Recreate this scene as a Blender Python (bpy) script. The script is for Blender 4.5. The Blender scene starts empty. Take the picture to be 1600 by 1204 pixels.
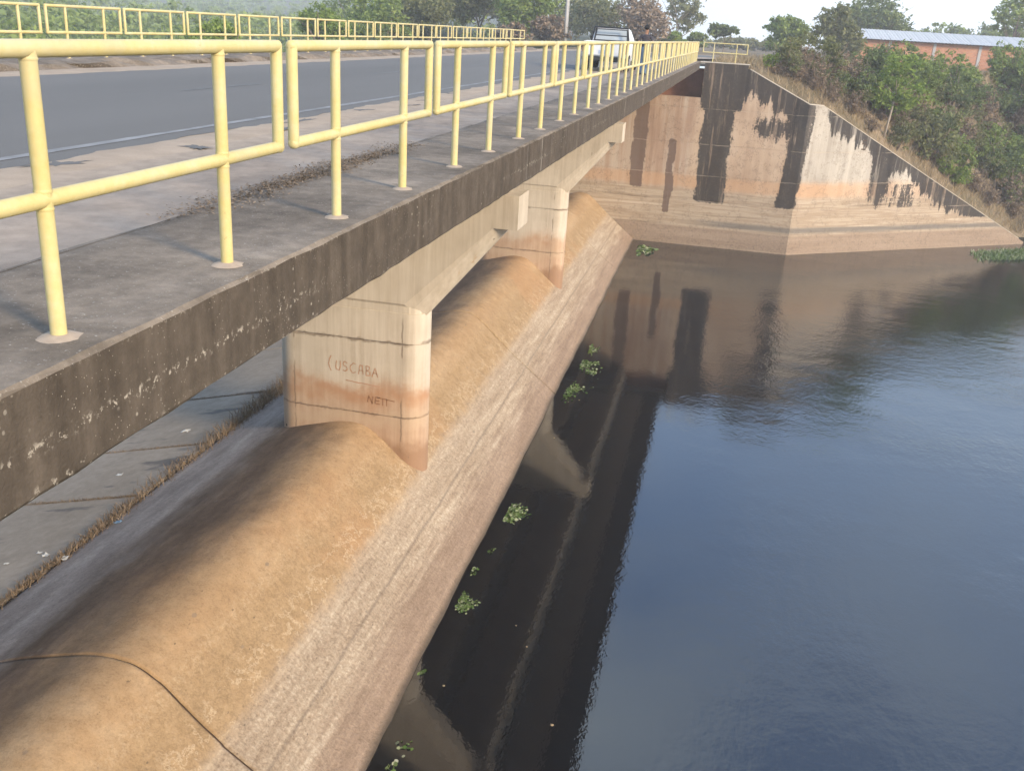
import bpy, bmesh, math, random
import numpy as np
from mathutils import Vector, Matrix

# ------------------------------------------------------------------ camera, sky, sun, exposure
S = bpy.context.scene
COL = S.collection
FPX, CX, CY = 1480.0, 800.0, 602.0
CAM = np.array([0.0, 0.0, 12.875])
def _basis():
    hx, hy = 1159.0 - CX, 65.5 - CY              # vanishing point of the bridge axis
    vx = -240.0; vy = (-FPX*FPX - hx*vx)/hy      # vanishing point of the verticals
    dy = np.array([hx, hy, FPX]); dy /= np.linalg.norm(dy)
    dz = -np.array([vx, vy, FPX]); dz /= np.linalg.norm(dz)
    return np.array([np.cross(dy, dz), dy, dz])
RB = _basis()
def at(px, py, ax, val):
    """point on the plane axis=val that the photo shows at pixel px,py"""
    d = RB @ np.array([px-CX, py-CY, FPX]); t = (val-CAM[ax])/d[ax]
    return CAM + t*d
cam = bpy.data.objects.new('camera', bpy.data.cameras.new('camera')); COL.objects.link(cam)
r, u, b = RB[:, 0], -RB[:, 1], -RB[:, 2]
cam.matrix_world = Matrix(((r[0], u[0], b[0], CAM[0]), (r[1], u[1], b[1], CAM[1]), (r[2], u[2], b[2], CAM[2]), (0, 0, 0, 1)))
cam.data.lens = 36.0*FPX/1600.0; cam.data.sensor_width = 36.0
cam.data.clip_start = 0.1; cam.data.clip_end = 6000
S.camera = cam
SUN_EL, SUN_AZ = math.radians(25), math.radians(121)       # azimuth clockwise from +Y
w = bpy.data.worlds.new('World'); S.world = w; w.use_nodes = True
wn = w.node_tree; bg = wn.nodes['Background']
sky = wn.nodes.new('ShaderNodeTexSky'); sky.sky_type = 'NISHITA'; sky.sun_disc = False
sky.sun_elevation = SUN_EL; sky.sun_rotation = SUN_AZ
sky.air_density = 1.0; sky.dust_density = 1.0; sky.ozone_density = 4.0; sky.altitude = 150
def _sky_cloud():                                          # thin bright high cloud over the blue, thicker towards the horizon
    N = wn.nodes.new; L = wn.links.new
    tc = N('ShaderNodeTexCoord'); sp = N('ShaderNodeSeparateXYZ'); L(tc.outputs['Generated'], sp.inputs[0])
    mp = N('ShaderNodeMapping'); mp.inputs['Scale'].default_value = (1, 1, 2.2); L(tc.outputs['Generated'], mp.inputs[0])
    nz = N('ShaderNodeTexNoise'); nz.inputs['Scale'].default_value = 2.1; nz.inputs['Detail'].default_value = 6; nz.inputs['Roughness'].default_value = .6; L(mp.outputs[0], nz.inputs['Vector'])
    pat = N('ShaderNodeMapRange'); L(nz.outputs['Fac'], pat.inputs[0])
    for i, v in enumerate((.44, .74, .07, .85)): pat.inputs[i+1].default_value = v
    hz = N('ShaderNodeMapRange'); hz.interpolation_type = 'SMOOTHSTEP'; L(sp.outputs[2], hz.inputs[0])
    for i, v in enumerate((.05, .50, 1.0, .0)): hz.inputs[i+1].default_value = v
    mxn = N('ShaderNodeMath'); mxn.operation = 'MAXIMUM'; L(pat.outputs[0], mxn.inputs[0]); L(hz.outputs[0], mxn.inputs[1])
    mix = N('ShaderNodeMix'); mix.data_type = 'RGBA'; L(mxn.outputs[0], mix.inputs[0]); L(sky.outputs[0], mix.inputs[6]); mix.inputs[7].default_value = (3.0, 3.5, 3.8, 1)
    L(mix.outputs[2], bg.inputs[0])
_sky_cloud(); bg.inputs[1].default_value = 0.15
sun = bpy.data.objects.new('sun', bpy.data.lights.new('sun', 'SUN')); COL.objects.link(sun)
sun.data.energy = 2.0; sun.data.angle = math.radians(11); sun.data.color = (1.0, 0.80, 0.56)
sd = Vector((math.sin(SUN_AZ)*math.cos(SUN_EL), math.cos(SUN_AZ)*math.cos(SUN_EL), math.sin(SUN_EL)))
sun.rotation_euler = sd.to_track_quat('Z', 'Y').to_euler(); sun.location = (60, -60, 80)
S.view_settings.view_transform = 'Standard'; S.view_settings.look = 'None'
S.view_settings.exposure = 1.6; S.view_settings.gamma = 1.0
S.render.engine = 'CYCLES'
S.cycles.max_bounces = 6; S.cycles.diffuse_bounces = 3; S.cycles.glossy_bounces = 3; S.cycles.transmission_bounces = 3; S.cycles.volume_bounces = 1

rng = np.random.default_rng(7); random.seed(7)
WATER = 0.0; DECK = 11.575

# ------------------------------------------------------------------ node helper
class NT:
    def __init__(s, name):
        s.m = bpy.data.materials.new(name); s.m.use_nodes = True
        s.t = s.m.node_tree; s.n = s.t.nodes; s.bsdf = s.n['Principled BSDF']
        g = s.n.new('ShaderNodeNewGeometry'); s.geo = g
        s.P = g.outputs['Position']
        sp = s.n.new('ShaderNodeSeparateXYZ'); s.l(s.P, sp.inputs[0]); s.X, s.Y, s.Z = sp.outputs
    def l(s, a, b): s.t.links.new(a, b)
    def put(s, sock, v):
        if hasattr(v, 'links'): s.l(v, sock)
        elif isinstance(v, (tuple, list)): sock.default_value = (*v, 1.0) if len(v) == 3 and sock.type == 'RGBA' else v
        else: sock.default_value = v
    def math(s, op, a, b=0.0, c=0.0, clamp=False):
        n = s.n.new('ShaderNodeMath'); n.operation = op; n.use_clamp = clamp
        for i, v in enumerate((a, b, c)): s.put(n.inputs[i], v)
        return n.outputs[0]
    def vec(s, sx=1, sy=1, sz=1, off=(0, 0, 0)):
        n = s.n.new('ShaderNodeMapping'); s.l(s.P, n.inputs[0]); n.inputs['Scale'].default_value = (sx, sy, sz); n.inputs['Location'].default_value = off
        return n.outputs[0]
    def noise(s, scale=1.0, detail=4, rough=0.55, v=None, dist=0.0):
        n = s.n.new('ShaderNodeTexNoise'); s.l(v or s.P, n.inputs['Vector'])
        n.inputs['Scale'].default_value = scale; n.inputs['Detail'].default_value = detail; n.inputs['Roughness'].default_value = rough; n.inputs['Distortion'].default_value = dist
        return n.outputs['Fac']
    def voro(s, scale, v=None, feat='F1', rand=1.0):
        n = s.n.new('ShaderNodeTexVoronoi'); n.feature = feat; s.l(v or s.P, n.inputs['Vector']); n.inputs['Scale'].default_value = scale; n.inputs['Randomness'].default_value = rand
        return n.outputs['Distance']
    def sm(s, v, a, b):
        """smooth 0..1 while v goes a..b (a may be above b)"""
        n = s.n.new('ShaderNodeMapRange'); n.interpolation_type = 'SMOOTHSTEP'
        lo, hi, t0, t1 = (a, b, 0., 1.) if a < b else (b, a, 1., 0.)
        s.put(n.inputs[0], v)
        for i, q in enumerate((lo, hi, t0, t1)): n.inputs[i+1].default_value = q
        return n.outputs[0]
    def band(s, v, a, b, soft): return s.mul(s.sm(v, a-soft, a+soft), s.sm(v, b+soft, b-soft))
    def mul(s, *a):
        o = a[0]
        for q in a[1:]: o = s.math('MULTIPLY', o, q)
        return o
    def add(s, a, b): return s.math('ADD', a, b)
    def mx(s, a, b): return s.math('MAXIMUM', a, b)
    def mix(s, f, a, b, mode='MIX'):
        n = s.n.new('ShaderNodeMix'); n.data_type = 'RGBA'; n.blend_type = mode
        s.put(n.inputs[0], f); s.put(n.inputs[6], a); s.put(n.inputs[7], b)
        return n.outputs[2]
    def ramp(s, f, stops):
        n = s.n.new('ShaderNodeValToRGB'); e = n.color_ramp.elements
        while len(e) < len(stops): e.new(0.5)
        for q, (p, c) in zip(e, stops): q.position = p; q.color = (*c, 1)
        s.l(f, n.inputs[0]); return n.outputs[0]
    def bump(s, h, strength=0.5, dist=0.02):
        n = s.n.new('ShaderNodeBump'); n.inputs['Strength'].default_value = strength; n.inputs['Distance'].default_value = dist
        s.l(h, n.inputs['Height']); s.l(n.outputs[0], s.bsdf.inputs['Normal'])
    def done(s, col, rough=0.85, spec=0.3, metal=0.0):
        s.put(s.bsdf.inputs['Base Color'], col); s.put(s.bsdf.inputs['Roughness'], rough)
        s.put(s.bsdf.inputs['Specular IOR Level'], spec); s.bsdf.inputs['Metallic'].default_value = metal
        return s.m

def plain(name, col, rough=0.8, spec=0.3, metal=0.0, var=0.12, scale=3.0):
    t = NT(name); n = t.noise(scale, 4)
    c = t.mix(n, tuple(q*(1-var*1.6) for q in col), tuple(min(1, q*(1+var*1.6)) for q in col))
    return t.done(c, rough, spec, metal)

# ------------------------------------------------------------------ mesh helpers
def link(o, parent=None):
    COL.objects.link(o)
    if parent: o.parent = parent
    return o
def tag(o, label=None, cat=None, group=None, kind=None):
    if label: o['label'] = label
    if cat: o['category'] = cat
    if group: o['group'] = group
    if kind: o['kind'] = kind
    return o
def thing(name, label, cat, loc=(0, 0, 0), rz=0.0, group=None):
    o = bpy.data.objects.new(name, None); o.location = loc; o.rotation_euler = (0, 0, rz); o.empty_display_size = 0.2
    link(o); return tag(o, label, cat, group)
class MB:
    def __init__(s): s.v = []; s.f = []
    def addm(s, v, f):
        k = len(s.v); s.v += [tuple(map(float, p)) for p in v]; s.f += [tuple(i+k for i in q) for q in f]; return s
    def box(s, x0, x1, y0, y1, z0, z1):
        return s.addm([(x0,y0,z0),(x1,y0,z0),(x1,y1,z0),(x0,y1,z0),(x0,y0,z1),(x1,y0,z1),(x1,y1,z1),(x0,y1,z1)],
                      [(0,3,2,1),(4,5,6,7),(0,1,5,4),(1,2,6,5),(2,3,7,6),(3,0,4,7)])
    def tube(s, pts, rad, n=12, caps=True):
        pts = [Vector(p) for p in pts]; rad = rad if hasattr(rad, '__len__') else [rad]*len(pts)
        V = []; F = []; up = None
        for i, p in enumerate(pts):
            d = (pts[min(i+1, len(pts)-1)] - pts[max(i-1, 0)]).normalized()
            a = d.orthogonal().normalized() if up is None else (up - d*up.dot(d)).normalized()
            up = a; c = d.cross(a)
            for k in range(n):
                t = 2*math.pi*k/n; V.append(p + (a*math.cos(t) + c*math.sin(t))*rad[i])
        for i in range(len(pts)-1):
            for k in range(n): F.append((i*n+k, i*n+(k+1) % n, (i+1)*n+(k+1) % n, (i+1)*n+k))
        if caps: F.append(tuple(range(n-1, -1, -1))); F.append(tuple(range((len(pts)-1)*n, len(pts)*n)))
        return s.addm(V, F)
    def prism(s, poly, z0, z1):
        n = len(poly); V = [(x, y, z0) for x, y in poly] + [(x, y, z1) for x, y in poly]
        F = [tuple(range(n-1, -1, -1)), tuple(range(n, 2*n))] + [(i, (i+1) % n, n+(i+1) % n, n+i) for i in range(n)]
        return s.addm(V, F)
    def prismY(s, poly, y0, y1):
        """poly in (x,z), extruded along y"""
        n = len(poly); V = [(x, y0, z) for x, z in poly] + [(x, y1, z) for x, z in poly]
        F = [tuple(range(n)), tuple(range(2*n-1, n-1, -1))] + [((i+1) % n, i, n+i, n+(i+1) % n) for i in range(n)]
        return s.addm(V, F)
    def build(s, name, mat, parent=None, smooth=False, bevel=0.0, local=False):
        me = bpy.data.meshes.new(name)
        off = Vector((0, 0, 0))
        if parent is not None and not local:
            off = parent.location.copy()
            if parent.parent: off += parent.parent.location
        me.from_pydata([Vector(v)-off for v in s.v], [], s.f)
        if bevel or True:
            bm = bmesh.new(); bm.from_mesh(me); bmesh.ops.recalc_face_normals(bm, faces=bm.faces)
            if bevel: bmesh.ops.bevel(bm, geom=bm.edges[:], offset=bevel, segments=2, affect='EDGES', clamp_overlap=True)
            bm.to_mesh(me); bm.free()
        if smooth:
            me.shade_smooth() if hasattr(me, 'shade_smooth') else None
            for p in me.polygons: p.use_smooth = True
        if mat: me.materials.append(mat)
        return link(bpy.data.objects.new(name, me), parent)
def grid_mesh(name, V, nu, nv, mat, parent=None, smooth=True, flip=False):
    """V array (nu,nv,3)"""
    idx = np.arange(nu*nv).reshape(nu, nv)
    a, b_, c, d = idx[:-1, :-1].ravel(), idx[1:, :-1].ravel(), idx[1:, 1:].ravel(), idx[:-1, 1:].ravel()
    q = np.stack([a, b_, c, d] if not flip else [a, d, c, b_], 1)
    return quads(name, V.reshape(-1, 3), q, mat, parent, smooth)
def quads(name, V, Q, mat, parent=None, smooth=False, off=None):
    V = np.asarray(V, dtype=np.float32)
    if off is not None: V = V - np.asarray(off, dtype=np.float32)
    me = bpy.data.meshes.new(name); Q = np.asarray(Q, dtype=np.int32); k = Q.shape[1]
    me.vertices.add(len(V)); me.vertices.foreach_set('co', np.ascontiguousarray(V).ravel())
    me.loops.add(Q.size); me.loops.foreach_set('vertex_index', Q.ravel())
    me.polygons.add(len(Q)); me.polygons.foreach_set('loop_start', np.arange(0, Q.size, k, dtype=np.int32))
    me.polygons.foreach_set('use_smooth', np.full(len(Q), smooth)); me.update(calc_edges=True); me.validate()
    me.materials.append(mat)
    return link(bpy.data.objects.new(name, me), parent)
def copy_tree(o, parent=None):
    c = o.copy(); COL.objects.link(c); c.parent = parent
    for ch in [k for k in bpy.data.objects if k.parent == o]: copy_tree(ch, c)
    return c
def vnoise(p, seed=0):
    """cheap smooth pseudo noise of an (n,3) array, about -1..1"""
    r_ = np.random.default_rng(seed); o = np.zeros(len(p))
    for k in range(5):
        d = r_.normal(size=3); d /= np.linalg.norm(d); f = 1.7**k
        o += np.sin((p @ d)*f + r_.uniform(0, 6.28) + 1.3*np.sin((p @ r_.normal(size=3))*f*0.6))/1.5**k
    return o/2.2

# ------------------------------------------------------------------ materials
def m_deck():                                  # dark weathered concrete of the edge beam
    t = NT('weathered_edge_concrete')
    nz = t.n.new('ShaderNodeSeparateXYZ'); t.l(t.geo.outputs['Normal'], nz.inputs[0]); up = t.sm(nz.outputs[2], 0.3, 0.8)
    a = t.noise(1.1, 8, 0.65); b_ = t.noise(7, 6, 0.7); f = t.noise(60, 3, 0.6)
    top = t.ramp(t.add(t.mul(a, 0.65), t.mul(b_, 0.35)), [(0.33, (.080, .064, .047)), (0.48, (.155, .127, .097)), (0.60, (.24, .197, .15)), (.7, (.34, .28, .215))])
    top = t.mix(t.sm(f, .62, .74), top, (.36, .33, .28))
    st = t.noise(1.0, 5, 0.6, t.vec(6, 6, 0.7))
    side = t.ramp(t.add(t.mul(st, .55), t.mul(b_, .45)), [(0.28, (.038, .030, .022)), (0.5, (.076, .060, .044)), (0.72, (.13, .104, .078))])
    wn_ = t.noise(0.9, 6, 0.6)
    spots = t.mul(t.sm(t.add(t.voro(16.0), t.mul(t.noise(40, 3), .25)), .30, .22), t.sm(wn_, .53, .66)); spots = t.mx(spots, t.mul(t.sm(t.voro(42.0), .13, .08), t.sm(t.noise(2.1, 4), .45, .58)))
    lin = t.mul(t.band(t.Z, 11.28, 11.32, .025), t.sm(t.noise(24, 5, .75), .55, .61), t.sm(t.noise(.35, 3), .47, .62))
    low = t.mul(t.sm(t.Z, 11.17, 11.11), t.sm(t.noise(22, 5, .75), .57, .63), t.sm(t.noise(.5, 3), .42, .56))
    hi = t.mul(t.sm(t.Z, 11.53, 11.57), t.sm(t.noise(26, 5, .75), .56, .64))
    fl = t.mx(t.mx(spots, lin), t.mx(low, hi))
    drip = t.mul(t.sm(t.noise(1.0, 3, .5, t.vec(3.2, 3.2, .05)), .67, .72), t.sm(t.noise(6, 4), .35, .55), .7)
    side = t.mix(drip, side, (.27, .24, .20)); side = t.mix(fl, side, (.38, .335, .265))
    t.bump(t.add(t.mul(b_, .6), t.mul(f, .5)), .55, .02)
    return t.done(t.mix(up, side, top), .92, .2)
def m_walk():                                  # dusty pinkish walkway / shoulder
    t = NT('dusty_walkway_concrete')
    a = t.noise(.7, 8, .65); b_ = t.noise(5, 6, .7); f = t.noise(45, 3, .6)
    c = t.ramp(t.add(t.mul(a, .6), t.mul(b_, .4)), [(.32, (.175, .140, .110)), (.5, (.285, .232, .182)), (.66, (.39, .32, .25))])
    c = t.mix(t.mul(t.sm(t.noise(.9, 5, .6, t.vec(1, .35, 1, (3, 1, 0))), .60, .70), .65), c, (.13, .115, .105))
    c = t.mix(t.sm(t.X, -4.4, -5.2), c, t.ramp(b_, [(.3, (.29, .23, .17)), (.7, (.41, .325, .24))]))
    t.bump(t.add(b_, t.mul(f, .6)), .4, .012); return t.done(c, .95, .15)
def m_asph():
    t = NT('asphalt'); a = t.noise(.25, 6, .6, t.vec(1.0, .12, 1)); f = t.noise(90, 3, .7)
    c = t.ramp(t.add(t.mul(a, .6), t.mul(f, .4)), [(.3, (.112, .106, .095)), (.7, (.165, .157, .142))])
    t.bump(f, .35, .006); return t.done(c, .9, .25)
def m_sand():
    t = NT('sand_drift'); a = t.noise(2, 7, .65); f = t.noise(50, 3, .6)
    c = t.ramp(t.add(t.mul(a, .7), t.mul(f, .3)), [(.3, (.28, .222, .162)), (.7, (.42, .335, .25))])
    t.bump(a, .4, .02); return t.done(c, .97, .1)
def m_weir():
    t = NT('stained_weir_concrete')
    Yd = t.math('MULTIPLY_ADD', t.math('ADD', t.Y, -20.0), .008, t.X)      # x with the slight skew of the weir taken out
    big = t.noise(.35, 6, .6, t.vec(1, .5, 1)); med = t.noise(2.2, 7, .68); fin = t.noise(14, 5, .7); gr = t.noise(60, 2, .6)
    och = t.ramp(t.add(t.mul(big, .55), t.mul(med, .45)), [(.28, (.26, .165, .088)), (.5, (.385, .26, .145)), (.70, (.49, .36, .225))])
    pale2 = t.ramp(t.add(t.mul(med, .5), t.mul(fin, .5)), [(.3, (.24, .158, .08)), (.6, (.38, .265, .15)), (.75, (.52, .41, .275))])
    och = t.mix(t.sm(t.math('ADD', Yd, t.mul(med, .8)), -7.75, -7.15), och, pale2)
    # black algae over the crest, with the shade of its far side painted in
    xx = t.math('ADD', Yd, t.math('MULTIPLY_ADD', t.noise(.55, 6, .62, t.vec(1.4, .6, 1)), 2.6, -1.3))
    sho = t.mul(t.band(t.math('ADD', Yd, t.math('MULTIPLY_ADD', fin, .25, -.12)), -7.95, -7.72, .10), t.sm(fin, .48, .60), .25)   # pale wear along the shoulder
    och = t.mix(sho, och, (.56, .44, .29))
    ora = t.noise(.28, 5, .6, t.vec(1, .8, 1, (7, 3, 0))); och = t.mix(t.mul(t.sm(ora, .5, .68), .45), och, (.38, .215, .105))
    vein = t.mul(t.sm(t.math('ABSOLUTE', t.math('SUBTRACT', t.noise(1.3, 6, .7, t.vec(1, .8, 1)), .5)), .018, .004), t.sm(Yd, -7.6, -7.2), .55); och = t.mix(vein, och, (.58, .46, .31))
    alg_shade = t.ramp(t.noise(1, 6, .7, t.vec(2.2, .6, 2.2)), [(.3, (.042, .030, .025)), (.55, (.095, .068, .053)), (.75, (.20, .145, .105))])
    och = t.mix(t.mul(t.sm(xx, -8.35, -10.1), .88), och, alg_shade)
    gre = t.ramp(t.add(t.mul(t.noise(1, 6, .65, t.vec(1.2, .35, 1.2)), .7), t.mul(fin, .3)), [(.32, (.17, .14, .12)), (.5, (.28, .235, .205)), (.68, (.44, .38, .325))])
    och = t.mix(t.sm(xx, -10.5, -11.7), och, gre)
    # rough pale band on the lower slope, browner at the water
    strk = t.noise(1.0, 8, .74, t.vec(4.2, .30, 4.2))
    pale = t.ramp(t.add(t.mul(strk, .5), t.mul(fin, .5)), [(.30, (.17, .12, .08)), (.43, (.30, .225, .155)), (.55, (.43, .345, .25)), (.68, (.62, .53, .41))])
    brn = t.ramp(t.add(t.mul(strk, .6), t.mul(fin, .4)), [(.3, (.18, .125, .085)), (.55, (.31, .225, .16)), (.75, (.45, .345, .25))])
    zz = t.math('ADD', t.Z, t.math('MULTIPLY_ADD', strk, .9, -.45))
    low = t.mix(t.sm(zz, .95, .35), pale, brn)
    low = t.mix(t.sm(t.Z, .16, .02), low, (.09, .07, .052))
    gro = t.mul(t.band(t.Z, .97, 1.01, .03), t.sm(strk, .3, .5))
    low = t.mix(t.mul(gro, .55), low, (.14, .105, .08))
    front = t.sm(Yd, -7.5, -7.3)
    low_f = t.mul(front, t.sm(t.math('ADD', t.Z, t.math('MULTIPLY_ADD', t.add(t.mul(fin, .5), t.mul(med, .5)), .7, -.35)), 1.72, 1.42))
    c = t.mix(low_f, och, low)
    g2 = t.noise(26, 6, .8); g3 = t.noise(5.5, 8, .8)
    c = t.mix(1.0, c, t.ramp(t.add(t.mul(g2, .5), t.mul(g3, .5)), [(.30, (.52, .50, .47)), (.5, (.98, .98, .98)), (.66, (1.22, 1.2, 1.17))]), 'MULTIPLY')
    c = t.mix(t.mul(t.sm(t.voro(1.35, t.vec(1, .7, 1)), .075, .05), .5), c, (.17, .145, .12))
    c = t.mix(t.mul(t.sm(t.noise(5, 6, .75, t.vec(1, .5, 1)), .66, .72), .7), c, (.07, .052, .04)); c = t.mix(t.mul(t.sm(t.voro(2.6, t.vec(1, .6, 1)), .05, .03), .6), c, (.06, .045, .036))
    t.bump(t.add(t.add(t.mul(fin, t.math('MULTIPLY_ADD', low_f, 1.1, .35)), t.mul(gr, .35)), t.mul(g3, .5)), .75, .035)
    return t.done(c, .92, .2)
def m_chute():
    t = NT('grey_chute_concrete'); a = t.noise(.3, 7, .65); b_ = t.noise(4, 6, .7)
    c = t.ramp(t.add(t.mul(a, .6), t.mul(b_, .4)), [(.3, (.20, .168, .13)), (.5, (.295, .25, .198)), (.68, (.40, .34, .275))])
    c = t.mix(t.mul(t.sm(t.noise(.5, 5, .6, t.vec(.35, 1.4, 1)), .57, .64), .7), c, (.075, .075, .078))
    t.bump(b_, .4, .02); return t.done(c, .95, .2)
def m_pier():
    t = NT('pier_concrete'); a = t.noise(.8, 6, .6); st = t.noise(1, 6, .65, t.vec(7, 7, .35)); f = t.noise(25, 4, .65)
    c = t.ramp(t.add(t.mul(a, .45), t.mul(st, .55)), [(.28, (.36, .30, .23)), (.5, (.50, .435, .345)), (.7, (.61, .545, .45))])
    zz = t.math('ADD', t.Z, t.math('MULTIPLY_ADD', t.noise(.6, 6, .65), 1.9, -.95))
    och = t.ramp(t.add(t.mul(a, .5), t.mul(st, .5)), [(.3, (.31, .155, .075)), (.7, (.46, .285, .165))])
    c = t.mix(t.mul(t.sm(zz, 4.3, 3.5), .62), c, och); c = t.mix(t.mul(t.band(zz, 3.4, 3.8, .2), t.sm(t.noise(.45, 4, .6), .42, .6), .5), c, (.36, .16, .065))
    c = t.mix(t.mul(t.band(zz, 2.7, 3.1, .15), .5), c, (.46, .35, .24))
    c = t.mix(t.mul(t.sm(zz, 2.4, 1.9), .8), c, (.25, .145, .085))
    c = t.mix(t.mul(t.sm(t.noise(1, 4, .6, t.vec(2.2, 2.2, .12)), .64, .72), t.sm(t.Z, 4.8, 5.2), .6), c, (.40, .27, .15))
    c = t.mix(t.mul(t.sm(t.noise(1, 5, .7, t.vec(6, 6, 1.1, (5, 2, 0))), .69, .73), .75), c, (.09, .068, .05))
    c = t.mix(t.sm(t.voro(1.15), .055, .035), c, (.10, .08, .06))
    wj = t.math('MULTIPLY_ADD', t.noise(3, 6, .75), .30, -.15); zj = t.add(t.Z, wj)
    jn = t.mx(t.mul(t.band(zj, 5.13, 5.20, .03), t.sm(t.noise(1.2, 4), .40, .52)), t.mul(t.band(zj, 3.12, 3.17, .02), t.sm(t.noise(1.6, 4), .42, .52), .8))
    xj = t.add(t.X, t.math('MULTIPLY_ADD', t.noise(4, 5, .7), .10, -.05))
    jn = t.mx(jn, t.mul(t.mx(t.band(xj, -7.44, -7.40, .015), t.band(xj, -10.42, -10.38, .015)), t.sm(t.noise(.9, 4, .6, t.vec(1, 1, 1, (3, 0, 5))), .45, .55), t.sm(t.Z, 6.0, 5.6)))
    c = t.mix(t.mul(jn, .65), c, (.14, .10, .068))
    t.bump(t.add(t.mul(st, .6), t.mul(f, .3)), .35, .015); return t.done(c, .9, .2)
def m_wall():
    t = NT('stained_abutment_concrete')
    a = t.noise(.35, 6, .6); st = t.noise(1, 7, .66, t.vec(1.7, 1.7, .10)); hz = t.noise(1, 6, .65, t.vec(.12, .12, 3.0)); f = t.noise(9, 5, .7)
    wob = t.math('MULTIPLY_ADD', t.noise(1.3, 8, .75, t.vec(1, 1, .45)), 2.2, -1.1)
    peach = t.ramp(t.add(t.mul(a, .5), t.mul(st, .5)), [(.3, (.31, .21, .14)), (.5, (.45, .33, .228)), (.7, (.54, .435, .325))])
    white = t.ramp(t.add(t.mul(a, .4), t.mul(st, .6)), [(.3, (.20, .175, .14)), (.45, (.345, .305, .25)), (.6, (.45, .405, .335)), (.72, (.53, .485, .41))])  # paler wing concrete, part of the paleness being painted-in sunlight
    Xw = t.add(t.X, t.mul(wob, .4))
    c = t.mix(t.mul(t.band(Xw, 4.4, 15.5, .3), t.sm(t.add(t.Z, t.mul(wob, .3)), 4.4, 5.0)), peach, white)
    # red brown streaks below the bridge seat
    und = t.sm(t.X, -1.9, -2.6)
    c = t.mix(t.mul(und, .55), c, t.ramp(st, [(.25, (.14, .085, .06)), (.45, (.30, .195, .14)), (.6, (.40, .35, .29)), (.75, (.48, .30, .20))]))
    # horizontal tide marks low on the wall
    c = t.mix(t.mul(t.band(t.add(t.Z, t.mul(wob, .15)), 3.75, 4.55, .2), t.sm(t.X, 11.5, 6.5), .6), c, (.46, .28, .155))
    tide = t.ramp(hz, [(.3, (.19, .135, .088)), (.45, (.42, .335, .24)), (.55, (.31, .232, .158)), (.63, (.44, .355, .258)), (.72, (.48, .385, .285))])
    c = t.mix(t.sm(t.add(t.Z, t.mul(wob, .25)), 3.85, 3.45), c, tide)
    c = t.mix(t.mul(t.band(t.add(t.Z, t.mul(hz, .5)), 1.60, 2.0, .12), t.sm(t.X, -3, 1), .75), c, (.135, .125, .11))
    c = t.mix(t.sm(t.Z, 1.32, 1.12), c, t.ramp(t.add(t.mul(hz, .5), t.mul(f, .5)), [(.3, (.20, .14, .096)), (.7, (.36, .275, .198))]))
    # black water stains: below the end rail, at the fold and under the sloping copings
    st2 = t.math('MULTIPLY_ADD', st, 2.0, -1.0)
    x1 = t.add(t.X, t.mul(wob, .35))
    s1 = t.mul(t.band(x1, -1.75, .15, .4), t.sm(t.Z, 2.7, 3.1))
    s1 = t.mx(s1, t.mul(t.band(x1, -2.1, .75, .4), t.sm(t.add(t.Z, st2), 8.0, 9.3)))
    s2 = t.mul(t.band(t.math('MULTIPLY_ADD', t.Z, -.06, x1), 3.25, 4.5, .45), t.sm(t.Z, 2.7, 3.2))
    top1 = t.math('SUBTRACT', t.math('MULTIPLY_ADD', t.X, -.475, 11.55), t.Z)           # depth under the sloping top
    s3 = t.mul(t.band(t.X, .6, 4.7, .1), t.sm(t.add(top1, t.mul(st2, 2.4)), 2.0, .6))
    s3 = t.mx(s3, t.mul(t.band(x1, 1.2, 4.5, .8), t.band(t.add(t.Z, t.mul(st2, 1.0)), 7.2, 8.6, .8), .8))
    top2 = t.math('SUBTRACT', t.math('MULTIPLY_ADD', t.math('ADD', t.X, -5.3), -.552, 9.5), t.Z)
    s4 = t.mul(t.sm(t.X, 5.4, 6.2), t.sm(t.add(top2, t.mul(st2, 2.2)), 1.5, .3), t.sm(t.Z, 1.9, 2.4))
    s5 = t.mul(t.band(x1, 10.2, 17.5, .5), t.band(t.Z, 2.9, 4.55, .12), t.math('MULTIPLY_ADD', st2, .8, .45, clamp=True))
    s6 = t.mul(t.band(x1, 9.4, 10.9, .6), t.band(t.Z, 3.0, 7.3, 1.0), .8)
    s7 = t.mul(t.band(x1, -6.1, -5.2, .15), t.sm(t.Z, 3.2, 3.8), .9); s7b = t.mul(t.band(x1, -3.8, -3.2, .14), t.band(t.Z, 2.0, 6.8, .2), .75)
    blk = t.ramp(t.add(t.mul(st, .6), t.mul(f, .4)), [(.3, (.020, .017, .015)), (.55, (.045, .039, .034)), (.68, (.11, .09, .072)), (.78, (.20, .165, .13))])
    rg = t.math('ADD', t.add(t.mul(t.noise(1, 6, .75, t.vec(3.2, 3.2, .55, (3, 1, 4))), .8), t.mul(t.noise(7, 5, .8), .7)), -.75)
    rag = lambda m_, k_=1.5: t.sm(t.add(m_, t.mul(rg, k_)), .42, .60)
    brk = t.math('MULTIPLY_ADD', t.sm(t.noise(1, 6, .7, t.vec(2.6, 2.6, .16, (1, 4, 2))), .34, .48), .55, .45)
    for q in (s1, s2, s3, s4, s5, s6): c = t.mix(t.mul(rag(q), brk, .97), c, blk)
    c = t.mix(t.mul(rag(t.mx(s7, s7b), 1.2), .85), c, (.115, .075, .058))
    jz = None
    for zl in (2.98, 4.61, 6.58, 8.78):
        q = t.band(t.add(t.Z, t.math('MULTIPLY_ADD', t.noise(2.5, 5, .7), .16, -.08)), zl-.02, zl+.02, .02); jz = q if jz is None else t.mx(jz, q)
    c = t.mix(t.mul(jz, t.sm(t.noise(.8, 4), .42, .58), .5), c, (.48, .39, .29))
    c = t.mix(t.mul(t.sm(t.noise(4, 7, .75, t.vec(1, 1, .6)), .60, .70), .45), c, (.13, .10, .078))
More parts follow.
